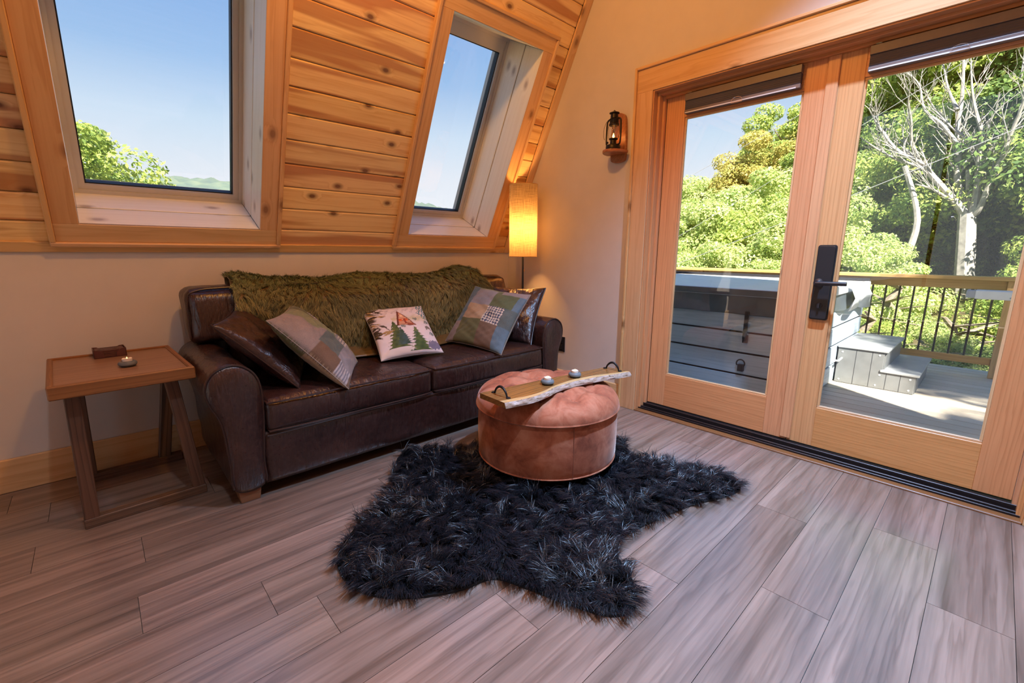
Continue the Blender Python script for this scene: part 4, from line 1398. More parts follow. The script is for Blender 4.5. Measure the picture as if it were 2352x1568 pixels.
# ================================================================== tray
TZ = 0.468
tray = empty('serving_tray', (1.69, 1.44, TZ)); tag(tray, 'live-edge walnut serving board with two black iron handles on the ottoman', 'tray')
Mtr = Matrix.Translation(tray.location).inverted()
front = catmull([(1.255, 1.397), (1.335, 1.380), (1.421, 1.371), (1.520, 1.383), (1.607, 1.404), (1.741, 1.403), (1.830, 1.388), (1.922, 1.371), (2.02, 1.344), (2.125, 1.318)], 5, closed=False)
backe = [(2.122, 1.468), (1.9, 1.498), (1.6, 1.540), (1.262, 1.578)]
top = [tuple(p) for p in front] + backe
def off(p, k): return (p[0], p[1] - k)
n1 = len(front)
tb = MB()
nt = len(top)
v = [(p[0], p[1], TZ + 0.025) for p in top] + [(p[0], p[1] - (0.010 if i < n1 else 0.0), TZ + 0.0) for i, p in enumerate(top)]
f = [tuple(range(nt)), tuple(reversed(range(nt, 2 * nt)))] + [(i, (i + 1) % nt, nt + (i + 1) % nt, nt + i) for i in range(n1 - 1, nt)]
tb.add(v, f)
tb.build('slab', M_walnut, tray, Mtr)
def edge_mat():
    t = NT('live_edge')
    co = t.coords()
    n = t.noise(t.mapping(co, (9, 9, 40)), 3.0, 5, 0.65, 0.5)
    c = t.ramp(n, [(0.34, (0.10, 0.06, 0.04)), (0.44, (0.34, 0.24, 0.17)), (0.6, (0.50, 0.41, 0.37))])
    return t.bsdf(c, 0.3, 0, 0.6, t.bump(n, 0.5, 0.004))
le = MB()
rows = []
for i, p in enumerate(front):
    bx = 0.003 * math.sin(37 * p[0]) + 0.002 * math.sin(91 * p[0])
    rows.append([(p[0], p[1], TZ + 0.0252), (p[0], p[1] - 0.004 + bx * 0.3, TZ + 0.020), (p[0], p[1] - 0.0105 + bx, TZ + 0.010), (p[0], p[1] - 0.0105, TZ + 0.0)])
le.grid(np.array(rows)).build('live_edge', edge_mat(), tray, Mtr, smooth=True)
# pale sapwood strip along the live edge
M_sap = wood('sapwood', (0.52, 0.33, 0.15), (0.40, 0.22, 0.085), rough=0.25, ring=30, spec=0.6)
sp = MB()
rows = [[(p[0], p[1], TZ + 0.0253), (p[0], p[1] + 0.024 + 0.008 * math.sin(11 * p[0]), TZ + 0.0253)] for p in front]
sp.grid(np.array(rows)).build('sapwood', M_sap, tray, Mtr)
for (xa, ya), (xb, yb) in (((1.315, 1.540), (1.310, 1.432)), ((2.085, 1.455), (2.090, 1.358))):
    hb = MB()
    A_, B_ = Vector((xa, ya, TZ + 0.027)), Vector((xb, yb, TZ + 0.027))
    pth = [A_ + (B_ - A_) * t + Vector((0, 0, 0.040 * math.sin(math.pi * min(max((t - 0.08) / 0.84, 0), 1)) ** 0.6)) for t in np.linspace(0.08, 0.92, 17)]
    hb.tube(pth, [0.0042 + 0.002 * math.sin(math.pi * k / 16) for k in range(17)], 10)
    for q in (A_, B_):
        hb.lathe([(0.011, 0.0), (0.011, 0.003), (0.006, 0.006)], 16, (q.x, q.y, TZ + 0.025))
    hb.build('handle', M_iron, tray, Mtr, smooth=True)

# ================================================================== candles
M_stone = plain('grey_stone', (0.12, 0.135, 0.145), 0.55, var=0.15)
M_wax = plain('white_wax', (0.80, 0.68, 0.58), 0.5, var=0.03)
M_flame = emit_mat('led_flame', (1.0, 0.72, 0.28), 1.6)
cand = None
def candle(loc, label):
    global cand
    r = empty('tealight_candle', loc); tag(r, label, 'candle', 'tealights in stone bowls')
    if cand is None:
        a = MB().lathe([(0.016, 0.0), (0.026, 0.002), (0.034, 0.010), (0.034, 0.017), (0.029, 0.024), (0.0215, 0.026), (0.0200, 0.023), (0.0195, 0.012)], 32).mesh('stone_bowl', M_stone, smooth=True)
        b = MB().lathe([(0.0185, 0.010), (0.0185, 0.036), (0.0165, 0.0372), (0.010, 0.0345), (0.003, 0.0335)], 28)
        b.v = [(x, y, z + 0.0012 * math.sin(3 * math.atan2(y, x)) if z > 0.03 else z) for x, y, z in b.v]
        b = b.mesh('candle_wax', M_wax, smooth=True)
        c = MB().lathe([(0.0020, 0.034), (0.0030, 0.0365), (0.0020, 0.0405), (0.0004, 0.0440)], 12).mesh('flame', M_flame, smooth=True)
        cand = (a, b, c)
    link('stone_bowl', cand[0], r); w = link('candle_wax', cand[1], r); link('flame', cand[2], w)
candle((0.058, 2.600, 0.634), 'white tealight in grey stone bowl on the side table')
candle((1.605, 1.462, TZ + 0.0255), 'white tealight in grey stone bowl nearest the tray middle')
candle((1.812, 1.455, TZ + 0.0255), 'white tealight in grey stone bowl nearer the far tray handle')

# ================================================================== side table
TA = math.radians(2.5)
tbl = empty('side_table', (0.028, 2.675, 0), TA); tag(tbl, 'rustic brown wooden tray-top side table left of the sofa', 'table')
hx, hy, z0, z1 = 0.232, 0.322, 0.588, 0.642
top_p = MB().box(-hx + 0.018, hx - 0.018, -hy + 0.018, hy - 0.018, 0.598, 0.634).build('table_top', M_tabletop, tbl)
for nm, a in (('rim', (-hx, hx, -hy, -hy + 0.020)), ('rim', (-hx, hx, hy - 0.020, hy))):
    board(nm, a[0], a[1], a[2], a[3], z0, z1, 'x', M_tableedge, tbl, 0.004)
for a in ((-hx, -hx + 0.020), (hx - 0.020, hx)):
    board('rim', a[0], a[1], -hy + 0.020, hy - 0.020, z0, z1, 'y', M_tableedge, tbl, 0.004)
def leg_bar(p, q, wx, wy, name='leg'):
    p, q = Vector(p), Vector(q)
    d = (q - p); L = d.length; d.normalize()
    Yv = Vector((1, 0, 0)); Yv = (Yv - d * Yv.dot(d)).normalized() if abs(d.x) < 0.9 else Vector((0, 1, 0))
    Zv = d.cross(Yv)
    plank(name, L, wx, wy, frame_matrix(p - Yv * wx / 2 - Zv * wy / 2, d, Yv, Zv), M_tableleg, tbl, 0.003)
leg_bar((-0.178, -0.215, 0.040), (-0.168, -0.225, 0.592), 0.050, 0.042)
leg_bar((0.200, -0.215, 0.040), (0.150, -0.225, 0.592), 0.048, 0.042)
leg_bar((-0.160, 0.285, 0.040), (-0.150, 0.270, 0.592), 0.050, 0.042)
leg_bar((0.138, 0.285, 0.040), (0.215, 0.270, 0.592), 0.052, 0.042)
leg_bar((-0.205, -0.215, 0.021), (0.228, -0.215, 0.021), 0.044, 0.042, 'stretcher')
leg_bar((-0.200, 0.285, 0.021), (0.215, 0.285, 0.021), 0.044, 0.042, 'stretcher')

# ---- coasters in their holder
M_cleather = plain('maroon_leather', (0.095, 0.030, 0.024), 0.45, var=0.12)
M_cprint = plain('dark_tooling', (0.030, 0.012, 0.010), 0.6)
ch = empty('coaster_holder', (0.005, 2.925, 0.6345), math.radians(3)); tag(ch, 'maroon leather coaster holder at the back of the side table', 'coaster holder')
w, d, hgt = 0.060, 0.052, 0.040
hm = MB().box(-w, w, -d, d, 0.0, 0.0025)
for sx in (-1, 1):
    hm.box(sx * w - (0.003 if sx > 0 else 0), sx * w + (0.0 if sx > 0 else 0.003), -d, d, 0.0, hgt)
    for sy in (-1, 1):
        pr = [(sx * w, 0.0), (sx * w, hgt), (sx * (w - 0.018), hgt - 0.001), (sx * (w - 0.034), hgt - 0.012), (sx * (w - 0.038), hgt - 0.026), (sx * (w - 0.038), 0.0)]
        hm.prism(pr, sy * d - (0.003 if sy > 0 else 0), sy * d + (0.0 if sy > 0 else 0.003), 'y')
hm.build('holder_box', M_cleather, ch)
cm = MB().box(-0.055, 0.055, -0.047, 0.047, 0.0, 0.0050).mesh('coaster', M_cleather, bevel=0.0012, seg=1)
for q in range(6):
    o = link('coaster', cm, None); o.location = (0.005, 2.925, 0.6345 + 0.003 + q * 0.0056); o.rotation_euler = (0, 0, math.radians(3))
    if q < 5:
        tag(o, 'plain maroon coaster stacked below the tooled top coaster', 'coaster', 'coasters in the holder')
    else:
        tag(o, 'topmost maroon coaster tooled with dark mountains', 'coaster', 'coasters in the holder')
        pm = MB()
        for k, (x, s) in enumerate(((-0.036, 0.010), (-0.022, 0.007), (0.022, 0.012), (0.036, 0.009))):
            pm.prism([(x - s, -0.030), (x + s, -0.030), (x, -0.030 + s * 1.6)], 0.0051, 0.0053)
        for k in range(26):
            x = -0.036 + 0.0058 * (k % 13); y = 0.012 + 0.016 * (k // 13) - 0.00012 * 1000 * x * x
            pm.box(x, x + 0.0035, y, y + 0.005 + 0.004 * ((k * 7) % 3), 0.0051, 0.0053)
        pm.box(-0.040, 0.040, -0.0335, -0.0315, 0.0051, 0.0053)
        tag(pm.build('tooled_print', M_cprint, o), kind='stuff')

# ================================================================== wall lantern and its shelf
sc = empty('wall_bracket', (XD - 0.002, 1.925, 1.765)); tag(sc, 'reddish wooden wall bracket with small shelf beside the doors', 'bracket')
bo = catmull([(-0.058, 0.03), (-0.050, 0.004), (0.0, -0.004), (0.050, 0.006), (0.060, 0.04), (0.064, 0.16), (0.058, 0.25), (0.050, 0.300), (0.015, 0.318), (-0.020, 0.312), (-0.046, 0.285), (-0.056, 0.20), (-0.060, 0.10)], 4)
MB().prism([tuple(p) for p in bo], -0.026, 0.0, 'x').build('back_plate', M_sconce, sc, bevel=0.004, seg=2)
so = [(-0.026, 0.085 * 1), (-0.026, -0.085)] + [(-0.026 - 0.135 * math.sin(a), -0.085 * math.cos(a)) for a in np.linspace(0.15, math.pi - 0.15, 18)]
MB().prism(so, 0.048, 0.068, 'z').build('shelf', M_sconce, sc, bevel=0.006, seg=2)
lan = empty('oil_lantern', (XD - 0.098, 1.918, 1.834)); tag(lan, 'small black hurricane lantern with glowing flame on the wall bracket', 'lantern')
M_lant = plain('lantern_metal', (0.030, 0.024, 0.018), 0.4, 0.75)
MB().lathe([(0.046, 0.0), (0.049, 0.003), (0.049, 0.022), (0.044, 0.030), (0.022, 0.036), (0.020, 0.060), (0.030, 0.066), (0.030, 0.072), (0.010, 0.074)], 32).build('fuel_tank', M_lant, lan, smooth=True)
MB().lathe([(0.026, 0.072), (0.034, 0.092), (0.035, 0.112), (0.028, 0.142), (0.024, 0.155)], 32, cap=False).build('globe', glass_mat('lantern_glass', base=0.08), lan, smooth=True)
MB().lathe([(0.030, 0.152), (0.034, 0.156), (0.034, 0.164), (0.030, 0.168), (0.030, 0.190), (0.033, 0.194), (0.026, 0.200), (0.024, 0.226), (0.034, 0.230), (0.034, 0.234), (0.012, 0.242), (0.004, 0.250)], 32).build('chimney_cap', M_lant, lan, smooth=True)
for s in (-1, 1):
    MB().tube(catmull([(0, s * 0.030, 0.028), (0, s * 0.050, 0.034), (0, s * 0.056, 0.060), (0, s * 0.056, 0.150), (0, s * 0.050, 0.188), (0, s * 0.030, 0.198)], 4, closed=False), 0.0058, 10).build('side_tube', M_lant, lan, smooth=True)
gd = MB()
for a in (0.6, 0.6 + math.pi / 2, 0.6 + math.pi, 0.6 + 1.5 * math.pi):
    for s in (1, -1):
        gd.tube([(0.037 * math.cos(a + s * 0.75 * (t - 0.5)) * (1 + 0.05 * math.sin(math.pi * t)), 0.037 * math.sin(a + s * 0.75 * (t - 0.5)), 0.078 + 0.074 * t) for t in np.linspace(0, 1, 8)], 0.0012, 5)
tag(gd.build('wire_guard', M_lant, lan, smooth=True), kind='stuff')
MB().tube(catmull([(-0.004, 0.058, 0.188), (-0.020, 0.066, 0.14), (-0.024, 0.064, 0.09), (-0.016, 0.060, 0.07)], 5, closed=False), 0.0014, 6).build('bail', M_lant, lan)
MB().lathe([(0.007, 0.0), (0.007, 0.008)], 12).build('wick_knob', M_lant, lan, frame_matrix((-0.024, 0.028, 0.045), EY, EZ, -EX))
MB().lathe([(0.003, 0.074), (0.0075, 0.083), (0.0055, 0.094), (0.001, 0.106)], 14).build('flame', emit_mat('amber_flame', (1.0, 0.40, 0.06), 14.0), lan, smooth=True)
L = bpy.data.lights.new('lantern_light', 'POINT'); L.energy = 0.35; L.color = (1.0, 0.45, 0.12); L.shadow_soft_size = 0.01
lo = bpy.data.objects.new('lantern_light', L); COL.objects.link(lo); lo.location = (XD - 0.098, 1.918, 1.834 + 0.092)

# ================================================================== outside: deck, railing, hot tub
ZD = -0.08
deck = empty('deck', (5.0, 1.0, ZD)); tag(deck, 'weathered grey board deck outside the doors', kind='structure')
Mk = Matrix.Translation(deck.location).inverted()
x = 3.07
while x < 6.85:
    for a, b in ((-4.0, -0.6), (-0.6, 0.93 if x < 3.3 else 3.2), (0.93 if x < 3.3 else 3.2, 6.2)):
        board('deck_board', x, x + 0.131, a + 0.002, b - 0.002, ZD - 0.03, ZD, 'y', M_deck, deck, 0.003, Mk)
    x += 0.141
MB().box(3.0, 6.8, -3.9, 6.1, ZD - 0.25, ZD - 0.06).build('joists', M_gasket, deck, Mk)  # single slab, blackened to stand in for shade in the board gaps

RX = 6.5
rail = empty('deck_railing', (RX, 1.0, ZD)); tag(rail, 'wooden deck railing with thin black metal balusters', 'railing')
Mk = Matrix.Translation(rail.location).inverted()
def rb(nm, *a, **k): return board(nm, *a, M_rail, rail, 0.004, Mk)
rb('cap_rail', RX - 0.10, RX + 0.05, -0.20, 6.1, 0.892, 0.930, 'y')
rb('top_rail', RX - 0.02, RX + 0.02, -0.085, 6.1, 0.80, 0.890, 'y')
rb('bottom_rail', RX - 0.02, RX + 0.02, -0.085, 6.1, 0.045, 0.118, 'y')
for y in (-0.175, 2.9, 6.0):
    rb('post', RX - 0.05, RX + 0.045, y, y + 0.090, ZD, 0.892, 'z')
bal = MB().tube([(0, 0, 0.112), (0, 0, 0.805)], 0.0095, 8).mesh('baluster', M_iron, smooth=True)
y = -0.005
while y < 5.95:
    if not 2.86 < y < 3.02:
        link('baluster', bal, rail, Mk @ Matrix.Translation((RX, y, 0)))
    y += 0.1185
# second railing running back to the house on the far side of the tub and at the right
eq = empty('equipment_box', (6.28, 0.0, 0.72)); tag(eq, 'grey-white plastic box fixed to the right end of the deck railing', 'equipment box')
Mk = Matrix.Translation(eq.location).inverted()
M_grey = plain('grey_plastic', (0.36, 0.38, 0.42), 0.35)
MB().box(6.20, 6.38, -0.150, 0.118, 0.722, 0.806).build('housing', M_whiteplastic, eq, Mk, bevel=0.012, seg=3)
MB().box(6.195, 6.385, 0.112, 0.178, 0.728, 0.806).build('end_cap', M_grey, eq, Mk, bevel=0.018, seg=3)
MB().box(6.24, 6.27, 0.128, 0.150, 0.806, 0.812).build('button', M_black, eq, Mk)
MB().lathe([(0.008, 0), (0.008, 0.003)], 12).build('screw', M_grey, eq, Mk @ frame_matrix((6.2, -0.12, 0.745), EY, EZ, -EX))
MB().box(6.36, 6.45, -0.14, -0.10, 0.74, 0.79).build('mounting_arm', M_grey, eq, Mk)

# ---- hot tub
tx0, tx1, ty0, ty1 = 4.05, 6.17, 0.95, 3.10
tub = empty('hot_tub', ((tx0 + tx1) / 2, (ty0 + ty1) / 2, ZD)); tag(tub, 'square hot tub with grey boarded sides and folded vinyl cover', 'hot tub')
Mk = Matrix.Translation(tub.location).inverted()
M_tubcore = plain('tub_groove', (0.020, 0.022, 0.026), 0.6)
M_cover = plain('vinyl_cover', (0.62, 0.66, 0.70), 0.42, var=0.04, bump=0.1, bscale=60)
M_skirt = plain('vinyl_skirt', (0.075, 0.095, 0.115), 0.40, var=0.15)
MB().box(tx0 + 0.02, tx1 - 0.02, ty0 + 0.02, ty1 - 0.02, ZD, 0.64).build('core', M_tubcore, tub, Mk)
for za, zb in ((-0.075, 0.088), (0.104, 0.282), (0.298, 0.465), (0.481, 0.628)):
    board('side_board', tx0, tx0 + 0.02, ty0 + 0.02, ty1 - 0.02, za, zb, 'y', M_tubboard, tub, 0.004, Mk)
    board('side_board', tx0 + 0.01, tx1 - 0.01, ty0, ty0 + 0.02, za, zb, 'x', M_tubboard, tub, 0.004, Mk)
    board('side_board', tx0 + 0.01, tx1 - 0.01, ty1 - 0.02, ty1, za, zb, 'x', M_tubboard, tub, 0.004, Mk)
    board('side_board', tx1 - 0.02, tx1, ty0 + 0.02, ty1 - 0.02, za, zb, 'y', M_tubboard, tub, 0.004, Mk)
cv = MB()
xm = (tx0 + tx1) / 2
for a, b, za, zb in ((tx0 - 0.03, xm - 0.004, 0.846, 0.872), (xm + 0.004, tx1 + 0.03, 0.872, 0.846)):
    cv.prism([(a, 0.785), (b, 0.785), (b, zb), (a, za)], ty0 - 0.03, ty1 + 0.03, 'y')
cover = cv.build('cover', [M_cover], tub, Mk, bevel=0.012, seg=2)
tag(cover, kind='stuff')
sk = MB()
P = []
for t in np.linspace(0, 1, 121):
    L4 = t * 4
    k = int(min(L4, 3.999)); q = L4 - k
    cs = [(tx0 - 0.012, ty0 - 0.012), (tx0 - 0.012, ty1 + 0.012), (tx1 + 0.012, ty1 + 0.012), (tx1 + 0.012, ty0 - 0.012), (tx0 - 0.012, ty0 - 0.012)]
    px = cs[k][0] * (1 - q) + cs[k + 1][0] * q; py = cs[k][1] * (1 - q) + cs[k + 1][1] * q
    w = 0.014 * math.sin(t * 67) + 0.010 * math.sin(t * 151)
    ox, oy = (px - xm), (py - (ty0 + ty1) / 2); m = math.hypot(ox, oy)
    P.append([(px, py, 0.80), (px + ox / m * (0.004 + w * 0.4), py + oy / m * (0.004 + w * 0.4), 0.71), (px + ox / m * (0.012 + w), py + oy / m * (0.012 + w), 0.632)])
sk.grid(np.array(P)).build('cover_skirt', M_skirt, tub, Mk, smooth=True)
MB().box(tx0 - 0.036, tx0 - 0.02, ty0 - 0.03, ty1 + 0.03, 0.790, 0.842).build('cover_edge', M_skirt, tub, Mk, bevel=0.005)
MB().tube([(tx1 - 0.2, ty0 - 0.05, 0.875), (tx1 - 0.2, ty1 + 0.05, 0.875)], 0.016, 10).build('lifter_bar', M_black, tub, Mk, smooth=True)
MB().box(tx0 - 0.045, tx0 - 0.030, 1.375, 1.408, 0.42, 0.66).build('strap', M_black, tub, Mk, bevel=0.003)
MB().box(tx0 - 0.030, tx0 - 0.004, 1.372, 1.412, 0.385, 0.455).build('buckle', M_black, tub, Mk, bevel=0.006)
MB().tube([(tx0 - 0.035, 1.402 + 0.034 * math.cos(a), 0.205 + 0.034 * math.sin(a)) for a in np.linspace(-0.6, math.pi + 0.6, 18)], 0.006, 8).box(tx0 - 0.04, tx0, 1.380, 1.424, 0.135, 0.195).build('drain_handle', M_black, tub, Mk)
MB().tube([(5.05, ty0 - 0.012, 0.15), (5.05, ty0 - 0.05, 0.15), (5.22, ty0 - 0.05, 0.16), (5.22, ty0 - 0.012, 0.16)], 0.009, 8).build('side_handle', M_whiteplastic, tub, Mk, smooth=True)
# cover fold hanging at the near corner
cf = MB()
P = []
for t in np.linspace(0, 1, 20):
    P.append([(5.1 + 0.9 * t, ty0 - 0.045 - 0.02 * math.sin(6 * t), 0.86), (5.1 + 0.9 * t, ty0 - 0.07 - 0.03 * math.sin(9 * t + 1), 0.74), (5.1 + 0.9 * t, ty0 - 0.05 - 0.03 * math.sin(7 * t), 0.62 + 0.03 * math.sin(5 * t))])
o = cf.grid(np.array(P)).build('cover_flap', M_cover, tub, Mk, smooth=True)
mm = o.modifiers.new('thick', 'SOLIDIFY'); mm.thickness = 0.012

# ---- tub steps
M_step = plain('dark_step_plastic', (0.15, 0.16, 0.165), 0.38, var=0.12, bump=0.2, bscale=40)
M_steptop = plain('step_tread', (0.30, 0.32, 0.34), 0.45, var=0.08)
st = empty('tub_steps', (5.7, 0.64, ZD)); tag(st, 'two-tier dark plastic steps beside the hot tub', 'steps')
Mk = Matrix.Translation(st.location).inverted()
for x0, x1 in ((5.18, 5.205), (6.13, 6.155)):
    side = MB().prism([(0.935, ZD), (0.935, 0.262), (0.585, 0.262), (0.585, 0.080), (0.350, 0.080), (0.350, ZD)], x0, x1, 'x').build('side_panel', M_step, st, Mk, bevel=0.004)
    for y in (0.45, 0.55, 0.67, 0.79):
        MB().box(x0 - 0.001, x0 + 0.001, y, y + 0.004, ZD + 0.004, 0.078 if y < 0.58 else 0.258).build('groove', M_tubcore, side)
    for y, z in ((0.90, 0.22), (0.62, 0.23), (0.60, 0.05), (0.385, 0.05), (0.385, -0.05), (0.90, -0.05), (0.62, -0.05)):
        MB().lathe([(0.008, 0), (0.006, 0.004)], 10).build('bolt', M_whiteplastic, side, frame_matrix((x0, y, z), EY, EZ, -EX))
for y0, y1, z in ((0.560, 0.940, 0.262), (0.325, 0.600, 0.080)):
    MB().prism([(5.165, z), (6.17, z), (6.17, z + 0.022), (5.165, z + 0.022)], y0, y1, 'y').build('tread', M_steptop, st, Mk, bevel=0.006)
for y, za, zb in ((0.575, 0.08, 0.262), (0.345, ZD, 0.080)):
    MB().box(5.205, 6.13, y, y + 0.018, za, zb).build('riser', M_step, st, Mk)

# ================================================================== ground, hills
def ground_mat():
    t = NT('forest_floor')
    co = t.coords()
    n = t.noise(co, 0.6, 6, 0.65)
    c = t.ramp(n, [(0.3, (0.05, 0.042, 0.022)), (0.5, (0.10, 0.085, 0.04)), (0.62, (0.09, 0.11, 0.03)), (0.8, (0.24, 0.19, 0.11))])
    return t.bsdf(c, 0.95, 0, 0.1)
def hill_mat():
    t = NT('wooded_hill')
    co = t.coords()
    n = t.noise(co, 0.16, 5, 0.7)
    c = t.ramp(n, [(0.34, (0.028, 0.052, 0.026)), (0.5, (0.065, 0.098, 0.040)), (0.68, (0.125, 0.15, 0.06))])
    c = t.mix(0.45, c, (0.150, 0.195, 0.215, 1))  # distance haze mixed into the hill colour
    return t.bsdf(c, 1.0, 0, 0.0)
gx = np.concatenate([np.linspace(-60, 6, 12), np.linspace(7, 20, 30), np.linspace(22, 120, 30)])
gy = np.concatenate([np.linspace(-60, -6, 12), np.linspace(-5, 20, 50), np.linspace(22, 110, 30)])
GX, GY = np.meshgrid(gx, gy, indexing='ij')
def gh(x, y):
    h = -0.55 + 0.10 * np.clip(x - 8, 0, 200) * np.clip(1.0 - (y - 1) / 26.0, -0.4, 1.2)
    h = h - 0.20 * np.clip(y - 5, 0, 60)
    return h + 0.12 * snoise(x, y, 0, 0.6, 2) * np.clip((x - 6.5) / 3, 0, 1) - 0.5 * np.clip(7.0 - x, 0, 1)
GZ = gh(GX, GY)
gr = MB().grid(np.stack([GX, GY, GZ], 2)).build('ground', ground_mat(), smooth=True)
tag(gr, 'leaf-strewn wooded ground beyond the deck', kind='structure')
hx_ = np.linspace(-160, 420, 220); hy_ = np.linspace(90, 300, 60)
HX, HY = np.meshgrid(hx_, hy_, indexing='ij')
prof_ = np.sin(np.clip((HY - 90) / 130, 0, 1) * math.pi / 2) ** 1.3
HZ = -22 + prof_ * (46 + 6 * snoise(HX, 0, 0, 0.012, 1) + 0.012 * HX) + 1.9 * np.abs(snoise(HX, HY, 0, 0.55, 4)) + 1.1 * np.abs(snoise(HX, HY, 0, 1.3, 6))
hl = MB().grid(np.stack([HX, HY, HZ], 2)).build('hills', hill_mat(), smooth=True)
tag(hl, 'hazy wooded ridge seen through the roof windows', kind='structure')

# ================================================================== trees
def crown_mesh(name, rx, rz, nblob, nleaf, size, cols, seed, hang=0.0):
    g = np.random.default_rng(seed)
    # blob centres in an ellipsoid, denser towards the outside
    d = g.normal(0, 1, (nblob, 3)); d /= np.linalg.norm(d, axis=1, keepdims=True)
    rr = g.uniform(0.35, 0.92, (nblob, 1)) ** 0.6
    C = d * rr * np.array([[rx, rx, rz]])
    br = g.uniform(0.16, 0.34, nblob) * rx
    bi = g.integers(0, nblob, nleaf)
    e = g.normal(0, 1, (nleaf, 3)); e /= np.linalg.norm(e, axis=1, keepdims=True)
    rad = br[bi] * g.uniform(0.45, 1.0, nleaf) ** 0.45
    P = C[bi] + e * rad[:, None] * np.array([[1.0, 1.0, 0.62]])
    Nn = e + g.normal(0, 0.55, (nleaf, 3)) + np.array([[0, 0, 0.5]])
    Nn /= np.linalg.norm(Nn, axis=1, keepdims=True)
    a = np.cross(Nn, g.normal(0, 1, (nleaf, 3))); a /= np.linalg.norm(a, axis=1, keepdims=True)
    b = np.cross(Nn, a)
    s = (g.uniform(0.6, 1.25, nleaf) * size)[:, None]
    V = np.stack([P - a * s, P - b * s * 0.52, P + a * s, P + b * s * 0.52], 1).reshape(-1, 3)
    F = np.arange(nleaf * 4).reshape(-1, 4)
    pick = np.clip(g.normal(0.5, 0.22, nleaf) + 0.25 * snoise(C[bi][:, 0], C[bi][:, 1], C[bi][:, 2], 1.2, seed), 0, 1)
    c = np.stack([np.interp(pick, [0, 0.35, 0.7, 1], [q[k] for q in cols]) for k in range(3)], 1)
    return np_mesh(name, V, F, M_leaf, col=np.repeat(c, 4, axis=0))


GREEN = [(0.129, 0.209, 0.06), (0.268, 0.399, 0.103), (0.517, 0.598, 0.145), (0.704, 0.778, 0.234)]
GOLD = [(0.197, 0.216, 0.055), (0.395, 0.4, 0.1), (0.652, 0.549, 0.169), (0.8, 0.633, 0.281)]
LIME = [(0.188, 0.288, 0.101), (0.397, 0.541, 0.17), (0.691, 0.727, 0.273), (0.736, 0.8, 0.546)]
DARK = [(0.059, 0.119, 0.043), (0.13, 0.226, 0.067), (0.238, 0.343, 0.097), (0.436, 0.488, 0.146)]
CROWN = [crown_mesh('crown', 2.6, 2.7, 80, 64000, 0.062, GREEN, 1), crown_mesh('crown', 2.6, 2.6, 70, 52000, 0.064, GOLD, 2),
         crown_mesh('crown', 2.6, 2.3, 80, 64000, 0.060, LIME, 3), crown_mesh('crown', 2.6, 3.0, 70, 52000, 0.066, DARK, 4)]
def trunk_mesh(seed, h):
    g = random.Random(seed)
    mb = MB()
    pts = [Vector((0.10 * math.sin(k * 1.3 + seed), 0.10 * math.cos(k * 1.7 + seed), h * k / 6)) for k in range(7)]
    mb.tube(pts, [0.17 - 0.020 * k for k in range(7)], 8)
    for q in range(7):
        k = g.randint(2, 5); a = g.uniform(0, 6.28); p = pts[k]
        e = p + Vector((math.cos(a), math.sin(a), 0.9)) * g.uniform(0.9, 1.9)
        mb.tube([p, (p + e) / 2 + Vector((0, 0, 0.15)), e], [0.07, 0.045, 0.015], 6)
    return mb.mesh('trunk', M_bark, smooth=True)
TRUNK = [trunk_mesh(1, 4.6), trunk_mesh(2, 4.6), trunk_mesh(3, 4.6)]
KINDS = ['bushy green tree in the woods beyond the deck railing', 'golden yellow-leaved tree in the woods beyond the deck railing',
         'pale lime-green leafy tree in the woods beyond the deck railing', 'dark green tree in the woods beyond the deck railing']
tr_r = random.Random(11)
def tree(x, y, zc, s, kind, sz=1.0, label=None, group='trees beyond the deck railing', name='forest_tree'):
    g0 = float(gh(np.array(x), np.array(y)))
    r = empty(name, (x, y, g0)); tag(r, label or KINDS[kind], 'tree', group)
    M = Matrix.Translation((0, 0, zc - g0)) @ Matrix.Rotation(tr_r.uniform(0, 6.28), 4, 'Z') @ Matrix.Diagonal((s, s, s * sz, 1))
    tag(link('crown', CROWN[kind], r, M), kind='stuff')
    hh = max(zc - g0 + 0.6 * s, 0.8)
    link('trunk', TRUNK[tr_r.randint(0, 2)], r, Matrix.Diagonal((0.6 + 0.4 * s, 0.6 + 0.4 * s, hh / 4.6, 1)))
# (x, y, crown centre z, scale, kind), grouped by the door leaf they are seen through and by row
ORD = ['leftmost', 'second', 'third', 'fourth', 'fifth', 'sixth', 'seventh', 'eighth', 'ninth']
CN = ['bushy green', 'golden yellow', 'pale lime-green', 'dark green']
def grove(leaf, row, lst):
    lst = sorted(lst, key=lambda a: -a[1] / a[0])
    for i, a in enumerate(lst):
        o = 'leftmost' if i == 0 else ORD[i] + ' from left'
        tree(*a, label='%s tree, %s of the %s row seen through the %s door' % (CN[a[4]], o, row, leaf))
grove('left', 'skyline', [(24, 14.2, 2.9, 1.05, 0), (23, 11.6, 2.7, 0.95, 2), (25, 9.8, 2.7, 1.0, 1), (24, 8.2, 3.9, 1.10, 1), (26, 7.6, 5.3, 1.15, 0), (28, 12.8, 2.6, 1.1, 1)])
grove('left', 'middle', [(19, 12.4, 1.0, 0.95, 2), (18, 9.6, 0.8, 0.95, 0), (17, 7.8, 0.9, 0.9, 2), (17.5, 6.2, 1.6, 1.0, 2)])
grove('left', 'nearest', [(14, 7.4, -0.4, 0.8, 0), (13, 5.9, -0.3, 0.75, 2), (12.6, 8.6, -0.9, 0.8, 2), (11.8, 3.9, -0.3, 0.55, 2)])
grove('right', 'skyline', [(23, 4.6, 4.2, 1.15, 0), (22, 2.6, 6.0, 1.25, 0), (21, 0.6, 7.0, 1.30, 0), (22, -1.8, 6.6, 1.3, 3), (27, 3.4, 9.2, 1.4, 0), (26, 0.2, 10.0, 1.4, 2), (27, -3.4, 8.5, 1.4, 0), (20, -4.5, 6.0, 1.3, 3)])
